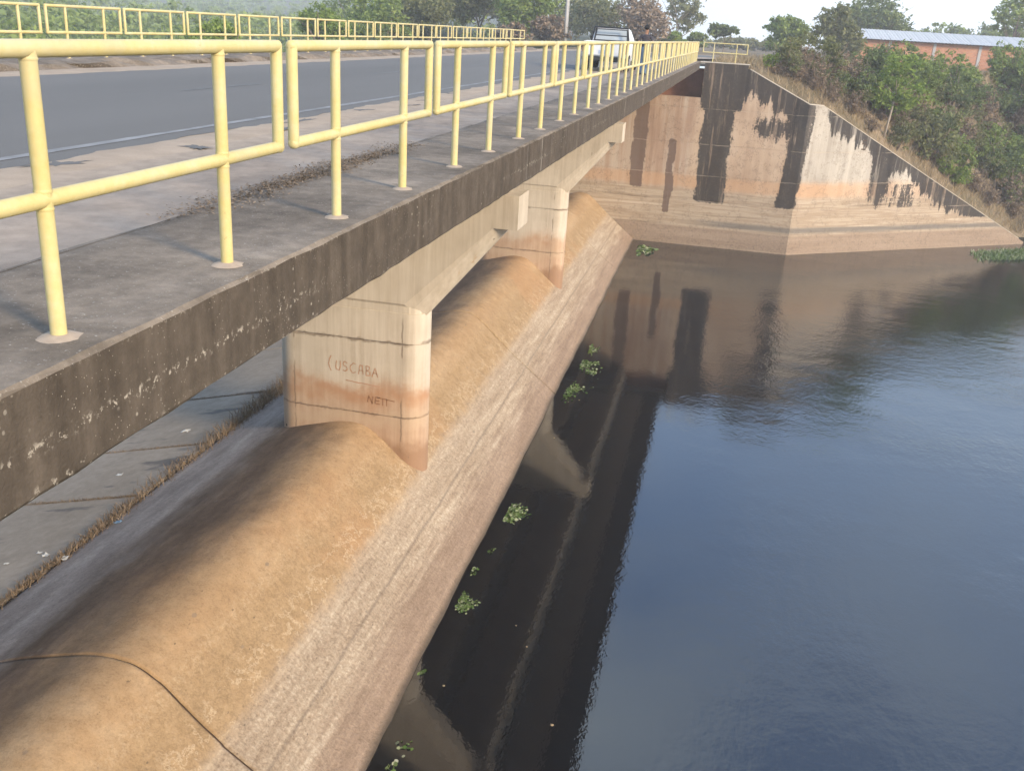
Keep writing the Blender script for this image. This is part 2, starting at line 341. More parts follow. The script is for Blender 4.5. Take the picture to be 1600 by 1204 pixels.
    vt = t.sm(t.math('ABSOLUTE', t.math('SUBTRACT', t.noise(.55, 6, .7), .5)), .007, .002); c = t.mix(t.mul(vt, .6), c, (.10, .075, .055))
    run = t.mul(t.sm(t.noise(1, 4, .6, t.vec(1.3, 1.3, .03, (2, 7, 0))), .66, .71), t.sm(t.Z, .8, 3.0), .6)
    c = t.mix(run, c, (.55, .49, .40))
    t.bump(t.add(t.mul(f, .5), t.mul(st, .5)), .4, .03); return t.done(c, .92, .2)
def m_yellow():
    t = NT('yellow_paint'); a = t.noise(2.2, 6, .65); f = t.noise(30, 4, .6)
    c = t.ramp(t.add(t.mul(a, .75), t.mul(f, .25)), [(.3, (.48, .38, .13)), (.5, (.53, .445, .20)), (.68, (.56, .50, .29))])
    c = t.mix(t.mul(t.sm(t.noise(9, 6, .75), .64, .70), .45), c, (.36, .25, .10)); c = t.mix(t.mul(t.sm(t.noise(26, 5, .75), .70, .74), .8), c, (.16, .075, .035)); c = t.mix(t.mul(t.sm(t.noise(1.4, 5, .6, t.vec(1, 1, 2)), .52, .66), .35), c, (.42, .37, .25))
    t.bump(f, .12, .004); return t.done(c, .5, .35)
def m_water():
    t = NT('reservoir_water')
    # still, sheltered strip along the weir and the wall; wind ripples further out
    wv = t.noise(.22, 4, .55)
    open_ = t.mx(t.sm(t.add(t.X, t.mul(wv, 3.0)), .2, 4.5), .0)
    n1 = t.noise(5.0, 3, .6, t.vec(1.0, .65, 1)); n2 = t.noise(1.1, 3, .5, t.vec(1, .7, 1)); n3 = t.noise(14, 2, .5, t.vec(1, .7, 1))
    h = t.add(t.add(t.mul(n1, .05), t.mul(n2, .07)), t.mul(n3, .02))
    patch = t.sm(t.noise(.07, 4, .6, t.vec(1, 1.6, 1, (4, 9, 0))), .40, .62)
    h = t.mul(h, t.math('MULTIPLY_ADD', t.mul(open_, t.math('MULTIPLY_ADD', patch, .7, .3)), .9, .10))
    t.bump(h, .35, 1.0)
    m = t.done((.006, .0075, .0095), t.math('MULTIPLY_ADD', t.mul(open_, patch), .09, .03), .5); t.bsdf.inputs['IOR'].default_value = 1.9
    return m
def m_soil():
    t = NT('dry_bank_soil'); a = t.noise(.25, 8, .65); b_ = t.noise(3, 6, .7)
    c = t.ramp(t.add(t.mul(a, .55), t.mul(b_, .45)), [(.3, (.085, .075, .040)), (.48, (.16, .125, .075)), (.65, (.25, .19, .125))])
    t.bump(b_, .6, .1); return t.done(c, .97, .1)
def m_hill():
    t = NT('wooded_hill'); a = t.noise(.012, 8, .7); b_ = t.noise(.12, 6, .75)
    c = t.ramp(t.add(t.mul(a, .4), t.mul(b_, .6)), [(.34, (.020, .030, .014)), (.5, (.05, .065, .03)), (.64, (.095, .10, .05))])
    c = t.mix(t.mul(t.sm(t.noise(.009, 6, .65), .64, .70), .7), c, (.20, .16, .11))
    t.bump(b_, 1.0, 6.0); return t.done(c, .97, .05)
def leaf_mat(name, lo, mid, hi, trans=.35):
    t = NT(name); r_ = t.geo.outputs['Random Per Island']
    big = t.noise(.5, 3, .5)
    f = t.add(t.mul(r_, .6), t.mul(big, .4))
    c = t.ramp(f, [(.15, lo), (.5, mid), (.85, hi)])
    out = t.n['Material Output']; d = t.n.new('ShaderNodeBsdfDiffuse'); tr = t.n.new('ShaderNodeBsdfTranslucent'); mx_ = t.n.new('ShaderNodeMixShader')
    t.l(c, d.inputs[0]); t.l(t.mix(.5, c, (c and (mid[0]*1.3, mid[1]*1.3, mid[2]*.7))), tr.inputs[0]); mx_.inputs[0].default_value = trans
    t.l(d.outputs[0], mx_.inputs[1]); t.l(tr.outputs[0], mx_.inputs[2]); t.l(mx_.outputs[0], out.inputs[0]); t.n.remove(t.bsdf)
    return t.m
M = dict(deck=m_deck(), walk=m_walk(), asph=m_asph(), sand=m_sand(), weir=m_weir(), chute=m_chute(), pier=m_pier(), wall=m_wall(), yellow=m_yellow(), water=m_water(), soil=m_soil(), hill=m_hill())
M['mortar'] = plain('mortar_pad', (.36, .29, .22), .95, .1, var=.2, scale=20)
M['line'] = plain('worn_road_paint', (.215, .215, .21), .9, .2, var=.45, scale=3)
M['dash'] = plain('ghost_road_paint', (.145, .145, .14), .9, .2, var=.3, scale=3)
M['soffit'] = plain('girder_concrete', (.30, .26, .21), .95, .15, var=.2, scale=1.2)
M['cope'] = plain('pale_coping', (.50, .44, .35), .95, .15, var=.25, scale=2)
M['redpaint'] = plain('red_graffiti', (.43, .25, .16), .9, .1, var=.3, scale=9)
M['redmark'] = plain('faded_brown_paint', (.28, .155, .09), .9, .1, var=.3, scale=9)
M['darkmark'] = plain('dark_crack_fill', (.075, .05, .036), .95, .05, var=.3, scale=9)
M['bark'] = plain('bark', (.17, .13, .095), .95, .1, var=.35, scale=4)
M['paleb'] = plain('pale_bark', (.34, .285, .22), .95, .1, var=.25, scale=4)
M['green'] = leaf_mat('leaf_green', (.09, .122, .034), (.20, .26, .075), (.30, .36, .12))
M['bright'] = leaf_mat('leaf_bright', (.09, .14, .03), (.19, .26, .055), (.28, .35, .09))
M['dark'] = leaf_mat('leaf_dark', (.06, .085, .032), (.135, .175, .068), (.225, .265, .105), .25)
M['olive'] = leaf_mat('leaf_olive', (.08, .09, .038), (.17, .18, .08), (.265, .265, .13))
M['brown'] = leaf_mat('leaf_dry', (.11, .08, .055), (.23, .17, .118), (.36, .28, .20), .2)
M['straw'] = leaf_mat('straw', (.17, .125, .07), (.33, .25, .15), (.50, .40, .26), .2)
M['pad'] = leaf_mat('water_leaf', (.06, .11, .03), (.13, .20, .06), (.42, .42, .30), .2)

# ------------------------------------------------------------------ ground, water, road
def hw(x):
    return np.interp(x, [-400, -16, .6, 4.6, 5.6, 21.7, 26, 60, 400], [11.4, 11.4, 11.35, 9.4, 9.3, .45, .25, .2, .2])
def yw(x):
    return np.interp(x, [-400, 4.6, 22, 60, 400], [63.9, 63.9, 76.7, 85, 120]) + .35
def bank_h(x, t):
    base = hw(x) + .70*t
    wob = .35*vnoise(np.stack([x*.35, t*.35, x*0], 1), 3)*np.clip(t/4, 0, 1)
    lim = 11.42
    return np.where(base + wob > lim - .3, lim - .3*np.exp(-np.clip(base+wob-lim+.3, 0, 9)/.3), base + wob)
xs = np.concatenate([np.linspace(-16, -2, 10), np.linspace(-1, 60, 100), np.linspace(70, 400, 20)])
ts = np.concatenate([np.linspace(0, 30, 50), np.geomspace(31, 1250, 30)])
XX, TT = np.meshgrid(xs, ts, indexing='ij')
HH = bank_h(XX.ravel(), TT.ravel()).reshape(XX.shape)
Vb = np.stack([XX, yw(XX)+TT, HH], 2)
tag(grid_mesh('bank_ground', Vb, len(xs), len(ts), M['soil']), kind='structure')
# downstream valley and hills on the left, and the bank behind the camera
xs = np.concatenate([-np.geomspace(1500, 60, 70), np.linspace(-56, -15.9, 22)])
ys = np.concatenate([np.linspace(-400, 0, 12), np.linspace(10, 140, 40), np.geomspace(150, 1500, 60)])
XX, YY = np.meshgrid(xs, ys, indexing='ij')
v = np.interp(XX, [-110, -60, -31, -15.9], [2.5, -1.5, -3.2, .35])
plat = 11.41 - .34*np.clip(-26-XX-np.clip(YY-110, 0, 400)*.5, 0, 99) - 1.2*np.clip(64-YY, 0, 99)
v = np.maximum(v, plat)
D = np.hypot(XX, YY)
ridge = 34*np.clip((D-330)/600, 0, 1)**1.3*(0.75+.35*np.sin(XX*.006+YY*.003+.6)+.2*np.sin(XX*.013-YY*.009))
az = np.degrees(np.arctan2(-XX, YY)); ridge = ridge*np.clip((az-8)/14, 0, 1)
v = v + ridge + .6*np.sin(XX*.11)*np.sin(YY*.09)*np.clip((D-80)/60, 0, 1)
tag(grid_mesh('valley_ground', np.stack([XX, YY, v], 2), len(xs), len(ys), M['hill']), kind='structure')
nb = MB().box(-60, 60, -80, -4, -6, 11.40); tag(nb.build('near_bank', M['soil']), kind='structure')
wb = MB(); wb.addm([(-5.9, -4.2, 0), (420, -4.2, 0), (420, 150, 0), (-5.9, 150, 0)], [(0, 1, 2, 3)])
tag(wb.build('reservoir_water', M['water']), kind='structure')

def path_pts():
    P = [(-9.03, y) for y in np.arange(-30, 66.1, 1.0)]
    R_ = 32.0
    for a in np.radians(np.arange(3, 86, 3)): P.append((-9.03+R_*(1-math.cos(a)), 66+R_*math.sin(a)))
    x, y = P[-1]; d = (math.sin(math.radians(84)), math.cos(math.radians(84)))
    for k in range(1, 40): P.append((x+d[0]*4*k, y+d[1]*4*k))
    return np.array(P)
PP = path_pts(); TG = np.gradient(PP, axis=0); TG /= np.linalg.norm(TG, axis=1)[:, None]; NR = np.stack([TG[:, 1], -TG[:, 0]], 1)   # right side
def ribbon(name, o0, o1, z, mat, parent=None, jit=0.0, sel=None, n=2, seed=1, zp=None):
    p, q = (PP, NR) if sel is None else (PP[sel], NR[sel])
    if jit:
        k = np.arange(0, len(p)-1, .2); i = k.astype(int); f = (k-i)[:, None]; p, q = p[i]*(1-f)+p[i+1]*f, q[i]*(1-f)+q[i+1]*f
    r_ = np.random.default_rng(seed); a = np.full(len(p), o0); b_ = np.full(len(p), o1)
    if jit:
        s_ = np.arange(len(p))*.2; w_ = lambda ph: (np.sin(s_*1.9+ph)+.7*np.sin(s_*4.7+2*ph)+.5*np.sin(s_*.63+ph)+.5*r_.normal(size=len(p)))*jit
        a = a + w_(1.0); b_ = b_ + w_(4.0)
    V = np.zeros((len(p), n, 3))
    for j in range(n):
        t = j/(n-1); V[:, j, :2] = p + q*(a*(1-t)+b_*t)[:, None]; V[:, j, 2] = z + (zp[j] if zp else 0)
    return grid_mesh(name, V, len(p), n, mat, parent, flip=True)
tag(ribbon('road_shoulder', -5.2, 5.55, DECK-.006, M['walk']), kind='structure')
road = tag(ribbon('road', -3.37, 3.37, DECK-.002, M['asph'], jit=.035), kind='structure')
tag(ribbon('sand_verge', 3.27, 3.95, DECK+.002, M['sand'], jit=.05, seed=3, n=5, zp=(-.009, .001, .002, .000, -.013)), kind='structure')
tag(ribbon('sand_verge', -4.4, -3.30, DECK+.002, M['sand'], jit=.05, seed=4, n=5, zp=(-.013, 0, .002, .001, -.009)), kind='structure')
ribbon('edge_line', 2.93, 3.05, DECK+.0025, M['line'], road, jit=.006)
for k in range(10):
    i0 = 36+k*9; ribbon('centre_dash', -.06, .05, DECK+.0025, M['dash'], road, jit=.01, sel=slice(i0, i0+4))
r_ = np.random.default_rng(5)
for k in range(9):                                  # worn asphalt showing through the sand
    y = 5.5 + k*1.7 + r_.uniform(-.5, .5); x = -5.5 + r_.uniform(-.12, .45) if k % 3 else -5.2
    n = 30; a = np.linspace(0, 2*math.pi, n, endpoint=False); rr = r_.uniform(.35, 1.15, n)*(1+.5*np.sin(2*a+k))
    L, W_ = r_.uniform(.15, .5), r_.uniform(.05, .15)
    mb = MB(); mb.addm([(x+W_*q*math.cos(t)+.1*math.sin(t)*L, y+L*q*math.sin(t), DECK+.006) for t, q in zip(a, rr)], [tuple(range(n))])
    mb.build('asphalt_patch', M['asph'], road)

# ------------------------------------------------------------------ the bridge
bridge = thing('road_bridge', 'long concrete road bridge with dark stained white-flecked edge beam over the weir', 'bridge', (-8.9, 0, 9.2))
def long_beam(name, x0, x1, y0, y1, z0, z1, mat, jit=.008, step=.22, seed=0):
    ys_ = np.arange(y0, y1+step*.5, step); ys_[-1] = y1; n = len(ys_)
    prof = [(x0, z0), (x0, z1), ((x0+x1)/2, z1), (x1-.02, z1), (x1, z1-.02), (x1, (z0+z1)/2), (x1, z0+.02), (x1-.02, z0), (x0, z0)]
    V = np.zeros((n, len(prof), 3))
    for j, (x, z) in enumerate(prof): V[:, j, 0] = x; V[:, j, 2] = z
    V[:, :, 1] = ys_[:, None]
    r2 = np.random.default_rng(seed)
    for j in (3, 4, 5, 6, 7):
        V[:, j, 0] += r2.normal(size=n)*jit*(.5 if j == 5 else 1); V[:, j, 2] += r2.normal(size=n)*jit*.7*(j != 5)
    return grid_mesh(name, V - np.array(bridge.location), n, len(prof), mat, bridge, smooth=False, flip=True)
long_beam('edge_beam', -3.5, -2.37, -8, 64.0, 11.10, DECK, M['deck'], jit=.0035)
MB().box(-14.4, -3.5, -8, 64.0, 11.15, DECK-.012).build('deck_slab', M['soffit'], bridge)
# the far edge, a rough raised kerb strip
MB().box(-15.45, -14.42, -8, 67.0, 11.08, DECK+.05).build('edge_beam', M['deck'], bridge)
fk = MB(); r_ = np.random.default_rng(8)
ysk = np.arange(4, 67, .5)
fk = np.zeros((len(ysk), 4, 3))
for j, (x, z) in enumerate([(-14.45, DECK+.09), (-13.75, DECK+.13), (-13.45, DECK+.10), (-13.3, DECK-.01)]):
    fk[:, j, 0] = x + r_.normal(size=len(ysk))*.05*(j > 0); fk[:, j, 1] = ysk; fk[:, j, 2] = z + r_.normal(size=len(ysk))*.02*(j in (1, 2))
grid_mesh('kerb', fk-np.array(bridge.location), len(ysk), 4, M['deck'], bridge, smooth=False, flip=True)
for x in (-5.25, -7.7, -10.15, -12.6):
    MB().box(x-.24, x+.24, -3, 64.6, 9.20, 11.16).build('girder', M['soffit'], bridge)
ribbon('joint_crack', 5.522, 5.531, DECK+.003, M['deck'], bridge, jit=.012, sel=slice(26, 94), seed=9).location = -Vector(bridge.location)
# leaf litter along the joint in the walkway
n = 5200; r_ = np.random.default_rng(11)
yy = r_.beta(2, 2, n)*5.4+5.4; xx = -3.50 + r_.normal(size=n)*.07*(1+.8*np.sin(yy*1.7)**2) - .02; zz = DECK+.003+r_.random(n)*.009
def flakes(name, c, size, mat, parent=None, tilt=.5, seed=0, off=None, asp=.5):
    r2 = np.random.default_rng(seed); n = len(c); a = r2.uniform(0, 6.28, n)
    d1 = np.stack([np.cos(a), np.sin(a), r2.normal(size=n)*tilt], 1); d2 = np.stack([-np.sin(a), np.cos(a), r2.normal(size=n)*tilt], 1)
    sz = (np.asarray(size)*r2.uniform(.5, 1.3, n))[:, None]
    V = np.stack([c-d1*sz, c-d2*sz*asp, c+d1*sz, c+d2*sz*asp], 1).reshape(-1, 3)
    return quads(name, V, np.arange(4*n).reshape(n, 4), mat, parent, off=off)
tag(flakes('leaf_litter', np.stack([xx, yy, zz], 1), .014, M['brown'], seed=2, tilt=.25), 'strip of dry leaf litter along the joint of the bridge walkway', 'litter', kind='stuff')

# piers: hammerhead walls with rounded ends
def strokes(name, lines, y, mat, parent, wd=.03, zoff=0.0, plane=None, seed=0):
    """hand drawn flat strokes on a face; lines of (u,z) points; plane(u,z)->xyz"""
    mb = MB(); r2 = random.Random(seed)
    for ln in lines:
        L = []
        for i in range(len(ln)-1):
            for k in range(4):
                t = k/4; L.append((ln[i][0]*(1-t)+ln[i+1][0]*t+r2.gauss(0, .004), ln[i][1]*(1-t)+ln[i+1][1]*t+r2.gauss(0, .004)))
        L.append(ln[-1]); V = []; 
        for i, p in enumerate(L):
            q0, q1 = L[max(i-1, 0)], L[min(i+1, len(L)-1)]; dx, dz = q1[0]-q0[0], q1[1]-q0[1]; l_ = math.hypot(dx, dz) or 1
            ww = wd*(.7+.5*r2.random())*.5; nx, nz = -dz/l_*ww, dx/l_*ww
            for s_ in (1, -1):
                u_, z_ = p[0]+s_*nx, p[1]+s_*nz; V.append(plane(u_, z_) if plane else (u_, y, z_))
        mb.addm(V, [(2*i, 2*i+1, 2*i+3, 2*i+2) for i in range(len(L)-1)])
    return mb.build(name, mat, parent)
def stadium(x0, x1, y0, y1, r, n=12):
    yc = (y0+y1)/2; P = []
    for k in range(n+1):
        a = -math.pi/2 + math.pi*k/n; P.append((x1-r+r*math.cos(a), yc+r*math.sin(a)*(y1-y0)/2/r))
    for k in range(n+1):
        a = math.pi/2 + math.pi*k/n; P.append((x0+r+r*math.cos(a), yc+r*math.sin(a)*(y1-y0)/2/r))
    return P
def pier(yf, label, first):
    p = thing('bridge_pier', label, 'pier', (-8.9, yf+.55, -2.0), group='hammerhead piers standing on the weir')
    y0, y1 = yf, yf+1.1
    MB().prism(stadium(-10.93, -6.87, y0+.03, y1-.03, .54), -2, 6.3).build('shaft_core', M['pier'], p, smooth=False)
    for z0, z1 in ((-1.0, 3.13), (3.150, 5.16), (5.185, 5.98)):
        o = MB().prism(stadium(-10.95, -6.85, y0, y1, .55, 18), z0, z1).build('shaft_lift', M['pier'], p)
        for f in o.data.polygons: f.use_smooth = abs(f.normal.z) < .5
        o.data.set_sharp_from_angle(angle=math.radians(40))
    def head(dx, dz): return [(-7.0-dx, 5.80+dz), (-4.86-dx*.9, 8.38), (-4.60, 8.38), (-4.60, 9.19), (-13.2, 9.19), (-13.2, 8.38), (-12.94+dx*.9, 8.38), (-10.8+dx, 5.80+dz)]
    secs = [(y0-.004, head(.38, .44)), (y0+.10, head(.22, .24)), (y0+.32, head(0, 0)), (y1-.32, head(0, 0)), (y1-.10, head(.22, .24)), (y1+.004, head(.38, .44))]
    mb = MB(); V = [(x, y, z) for y, o in secs for x, z in o]; n = 8
    F = [tuple(range(n)), tuple(range(len(V)-1, len(V)-n-1, -1))] + [(q*n+(k+1) % n, q*n+k, q*n+n+k, q*n+n+(k+1) % n) for q in range(len(secs)-1) for k in range(n)]
    o = mb.addm(V, F).build('hammerhead_cap', M['pier'], p)
    if first:
        Z0 = 4.26
        def L(pts, dx, sc=.30): return [(-9.32+(dx+x*sc*.8)*.86, Z0+z*sc*.9 - (dx)*.06) for x, z in pts]
        T = [L([(.35, 1.25), (.1, .9), (.02, .5), (.12, .1), (.35, -.2)], -.13, .32)]
        T += [L([(.2, .95), (.12, .4), (.2, .05), (.6, .0), (.75, .35), (.72, .95)], .07)]
        T += [L([(.75, .85), (.4, 1.), (.2, .8), (.35, .55), (.7, .45), (.75, .15), (.45, 0), (.15, .1)], .29)]
        T += [L([(.85, .9), (.5, 1.), (.15, .7), (.12, .3), (.4, 0), (.85, .1)], .54)]
        T += [L([(.08, 0), (.2, .9), (.6, .95), (.68, 0)], .82), L([(.15, .42), (.65, .42)], .82)]
        T += [L([(.15, 0), (.15, 1.), (.6, .95), (.6, .6), (.2, .5), (.7, .42), (.7, .05), (.15, 0)], 1.04)]
        T += [L([(.05, 0), (.42, .95), (.8, 0)], 1.26), L([(.2, .4), (.65, .4)], 1.26)]
        T += [[(-8.95, 4.00), (-8.5, 3.965), (-8.0, 3.94)]]
        strokes('painted_letters', T, y0-.006, M['redpaint'], p, .025, seed=3)
        Nn = [[(-8.35, 3.46), (-8.32, 3.66), (-8.22, 3.44), (-8.20, 3.64)], [(-8.0, 3.63), (-8.13, 3.63), (-8.13, 3.45), (-8.0, 3.44)], [(-8.13, 3.54), (-8.02, 3.54)], [(-7.93, 3.62), (-7.93, 3.42)], [(-7.82, 3.62), (-7.82, 3.42)], [(-8.10, 3.63), (-7.6, 3.58)]]
        strokes('painted_letters', Nn, y0-.006, M['redmark'], p, .03, seed=4)
    return p
PIERS = [21.87, 43.1]
pier(PIERS[0], 'pale hammerhead pier with red hand-painted letters on its side', True)
pier(PIERS[1], 'pale hammerhead pier without lettering, next to the abutment wall', False)

# ------------------------------------------------------------------ the weir
prof = np.array([(-13.1, 1.35), (-12.3, 1.68), (-11.4, 2.06), (-10.5, 2.42), (-9.8, 2.63), (-9.2, 2.79), (-8.75, 2.83), (-8.35, 2.74), (-7.95, 2.47), (-7.5, 2.07), (-7.0, 1.65)])
def catmull(p, n=6):
    o = []
    for i in range(len(p)-1):
        p0, p1, p2, p3 = p[max(i-1, 0)], p[i], p[i+1], p[min(i+2, len(p)-1)]
        for k in range(n):
            t = k/n; o.append(.5*((2*p1)+(-p0+p2)*t+(2*p0-5*p1+4*p2-p3)*t*t+(-p0+3*p1-3*p2+p3)*t**3))
    o.append(p[-1]); return np.array(o)
prof = np.vstack([[(-13.1, -3)], [(-13.1, 1.3)], catmull(prof), [(-6.93, 1.585), (-6.89, 1.53), (-6.5, 1.235), (-6.2, .99), (-6.14, .93), (-5.7, .575), (-5.3, .255), (-5.06, .06), (-5.02, .02), (-5.05, -.05), (-5.2, -.12), (-5.3, -3)]])
weir = thing('weir', 'long rounded concrete weir stained ochre under the bridge', 'weir', (-8.9, 32, -3))
def weir_block(y0, y1, seed):
    ys_ = np.concatenate([[y0, y0+.012, y0+.05], np.arange(y0+.3, y1-.2, .45), [y1-.05, y1-.012, y1]]); n, k = len(ys_), len(prof)
    V = np.zeros((n, k, 3)); V[:, :, 0] = prof[None, :, 0]; V[:, :, 2] = prof[None, :, 1]; V[:, :, 1] = ys_[:, None]
    fl = V.reshape(-1, 3)
    nz = vnoise(fl*np.array([.8, .5, .8]), 21)*.012
    rough = vnoise(fl*np.array([5, 2.2, 5]), 5)*.014*((fl[:, 0] > -6.95) & (fl[:, 2] > -.01))
    fl[:, 2] += (nz+rough)*(fl[:, 2] > -.1)
    edge = (fl[:, 0] > -5.1) & (fl[:, 2] > -.06); fl[:, 0] += edge*(vnoise(fl*np.array([0, 2.6, 0]), 9)*.035 + (vnoise(fl*np.array([0, .8, 0]), 4) > .75)*-.06)
    j = vnoise(fl*np.array([1.6, 0, 1.6]), 31)*.035                       # wandering joint
    for row, s_ in ((0, 1), (1, 1), (2, 1), (n-3, 1), (n-2, 1), (n-1, 1)):
        sl = slice(row*k, (row+1)*k); fl[sl, 1] += j[sl]
    for row in (0, n-1): sl = slice(row*k, (row+1)*k); fl[sl, 2] -= .06
    fl[:, 0] -= .008*(fl[:, 1]-20)
    o = grid_mesh('weir_block', (fl-np.array(weir.location)).reshape(n, k, 3), n, k, M['weir'], weir, smooth=True, flip=True)
    return o
YJ = [-4.2, 11.35, 33.1, 54.0, 63.7]
for i in range(4): weir_block(YJ[i]+(.03 if i != 2 else .055), YJ[i+1]-(.03 if i != 1 else .055), i)
# dark dirt at the bottom of the joints
for yj in YJ[1:-1]:
    pj = [(x-.008*(yj-20), z-.07) for x, z in prof[2:-3]]; V = []
    for x, z in pj: V += [(x, yj-.09, z), (x, yj+.09, z)]
    MB().addm(V, [(2*i, 2*i+1, 2*i+3, 2*i+2) for i in range(len(pj)-1)]).build('joint_filler', M['darkmark'], weir)

# ------------------------------------------------------------------ downstream chute of cast slabs
chute = thing('spillway_chute', 'grey concrete spillway chute sloping away behind the weir', 'spillway', (-22, 30, -4))
yb = [-4, 2.5, 8.0, 13.4, 18.9, 22.3, 26.8, 32.5, 38, 43.5, 49, 54.5, 60, 63.6]
xb = [-13.25, -19.0, -25.0, -31.0]
r_ = np.random.default_rng(14)
for i in range(len(yb)-1):
    for k in range(3):
        z = lambda x: 1.36 + .25*(x+13.1); e = r_.uniform(-.015, .015); g = .03
        x0, x1, y0, y1 = xb[k+1]+g, xb[k]-g, yb[i]+g, yb[i+1]-g
        mb = MB(); mb.addm([(x0, y0, z(x0)-.3), (x1, y0, z(x1)-.3), (x1, y1, z(x1)-.3), (x0, y1, z(x0)-.3), (x0, y0, z(x0)+e), (x1, y0, z(x1)+e), (x1, y1, z(x1)+e), (x0, y1, z(x0)+e)],
                         [(0,3,2,1),(4,5,6,7),(0,1,5,4),(1,2,6,5),(2,3,7,6),(3,0,4,7)])
        mb.build('chute_slab', M['chute'], chute, bevel=.02)
mb = MB().addm([(-31, -4, -3.35), (-13, -4, 1.15), (-13, 63.6, 1.15), (-31, 63.6, -3.35)], [(0, 1, 2, 3)]); mb.build('joint_bed', M['darkmark'], chute)
def blades(name, c, hgt, wid, mat, lean=.5, seed=0, parent=None, off=None):
    r2 = np.random.default_rng(seed); n = len(c); a = r2.uniform(0, 6.28, n); L = hgt*r2.uniform(.5, 1.2, n); ln = r2.normal(size=(n, 2))*lean
    side = np.stack([np.cos(a), np.sin(a), a*0], 1)*(wid*.5)
    up = np.stack([ln[:, 0], ln[:, 1], np.ones(n)], 1); up *= (L/np.linalg.norm(up, axis=1))[:, None]
    dr = np.stack([ln[:, 0], ln[:, 1], -.4*np.abs(ln).sum(1)], 1)*L[:, None]*.35
    p0, p1 = c-side, c+side; m0, m1 = c+up*.55-side*.8, c+up*.55+side*.8; t0, t1 = c+up+dr-side*.2, c+up+dr+side*.2
    V = np.stack([p0, p1, m1, m0, t1, t0], 1).reshape(-1, 3); b_ = np.arange(n)[:, None]*6
    Q = np.concatenate([b_+np.array([0, 1, 2, 3]), b_+np.array([3, 2, 4, 5])])
    return quads(name, V, Q, mat, parent, off=off)
r_ = np.random.default_rng(15)
yy = r_.uniform(2, 60, 22000); den = .35+.65*np.clip(vnoise(np.stack([yy*.5, yy*0, yy*0], 1), 6)+.4, 0, 1); keep = r_.random(len(yy)) < den; yy = yy[keep]
xx = -13.2 + r_.normal(size=len(yy))*(.10+.12*np.clip((yy-15)/8, 0, 1)) - .008*(yy-20); hh = .30*(.55+.5*np.clip((yy-16)/8, 0, 1.4))
tag(blades('dry_grass', np.stack([xx, yy, 1.36+.25*np.minimum(xx+13.1, .1)], 1), hh,   .018, M['brown'], .55, 3), 'line of dry grass growing in the joint behind the weir', 'grass', kind='stuff')
yy = np.concatenate([np.full(700, y)+r_.normal(size=700)*.03 for y in (18.9, 22.3, 26.8)]); xx = -13.3-r_.random(len(yy))**1.3*5
tag(blades('dry_grass', np.stack([xx, yy, 1.36+.25*(xx+13.1)], 1), .07, .012, M['brown'], .6, 4), 'sparse dry grass in the cross joints of the spillway chute', 'grass', kind='stuff')
# litter on the slabs
def scrap(px, py, size, col, label, seed):
    x = -15.0; z = 1.36
    d = RB @ np.array([px-CX, py-CY, FPX])                       # meet the sloping slab z = 1.36 + .25 (x + 13.1)
    t = (1.36+.25*13.1 - CAM[2] + .25*CAM[0])/(d[2]-.25*d[0]); p = CAM+t*d
    r2 = np.random.default_rng(seed); n = 5; V = np.zeros((n, n, 3))
    for i in range(n):
        for k in range(n): V[i, k] = ((i/(n-1)-.5)*size*1.4, (k/(n-1)-.5)*size, abs(r2.normal())*size*.16+.012+.25*(i/(n-1)-.5)*size)
    V[:, :, :2] += r2.normal(size=(n, n, 2))*size*.06
    o = grid_mesh('litter_scrap', V, n, n, col, smooth=False); o.location = p; o.rotation_euler[2] = 0
    tag(o, label, 'litter', 'litter scraps on the spillway chute'); sm_ = o.modifiers.new('thick', 'SOLIDIFY'); sm_.thickness = .006
M['paper'] = plain('white_litter', (.45, .46, .45), .8, .3, var=.15, scale=9); M['bluelit'] = plain('blue_litter', (.13, .22, .32), .6, .4, var=.2, scale=9)
for k, (px, py, s_, c_) in enumerate([(290, 674, .17, 'paper'), (187, 742, .11, 'paper'), (62, 864, .08, 'paper'), (72, 868, .11, 'paper'), (10, 881, .07, 'paper')]):
    scrap(px, py, s_, M[c_], 'crumpled white scrap of litter lying on the grey chute slabs', k)
scrap(99, 873, .17, M['paper'], 'white plastic scrap caught at the line of dry grass', 9)
scrap(186, 816, .14, M['bluelit'], 'blue scrap of litter caught at the line of dry grass', 10)

# ------------------------------------------------------------------ abutment with sloping wing wall
ab = thing('abutment_wall', 'tall stained concrete abutment with a sloping wing wall running down to the water', 'wall', (0, 64, -2))
YA = 63.7
LZ = [-2.5, 2.98, 4.61, 6.58, 8.78, 11.56]
def clip_poly(poly, z0, z1):
    def cut(p, zc, keep_above):
        o = []
        for i in range(len(p)):
            a_, b_ = p[i], p[(i+1) % len(p)]; ia = (a_[1] >= zc) == keep_above; ib = (b_[1] >= zc) == keep_above
            if ia: o.append(a_)
            if ia != ib: t = (zc-a_[1])/(b_[1]-a_[1]); o.append((a_[0]+t*(b_[0]-a_[0]), zc))
        return o
    p = cut(poly, z0, True); return cut(p, z1, False) if p else p
FOLD = 4.62
front = [(-16.5, -2.5), (FOLD, -2.5), (FOLD, 9.46), (.75, 11.28), (.62, 11.30), (.62, 11.56), (-2.05, 11.56), (-2.05, 9.42), (-16.5, 9.30)]
a0 = np.array([FOLD, YA]); a1 = np.array([21.9, 76.4]); wd = (a1-a0)/np.linalg.norm(a1-a0); wn2 = np.array([-wd[1], wd[0]]); LW = float(np.linalg.norm(a1-a0))
wing = [(0, -2.5), (LW+.6, -2.5), (LW+.6, .15), (LW, .42), (1.1, 9.42), (0, 9.46)]
def wing_pt(u_, z_, d=0.0): q = a0 + wd*u_ + wn2*d; return (q[0], q[1], z_)
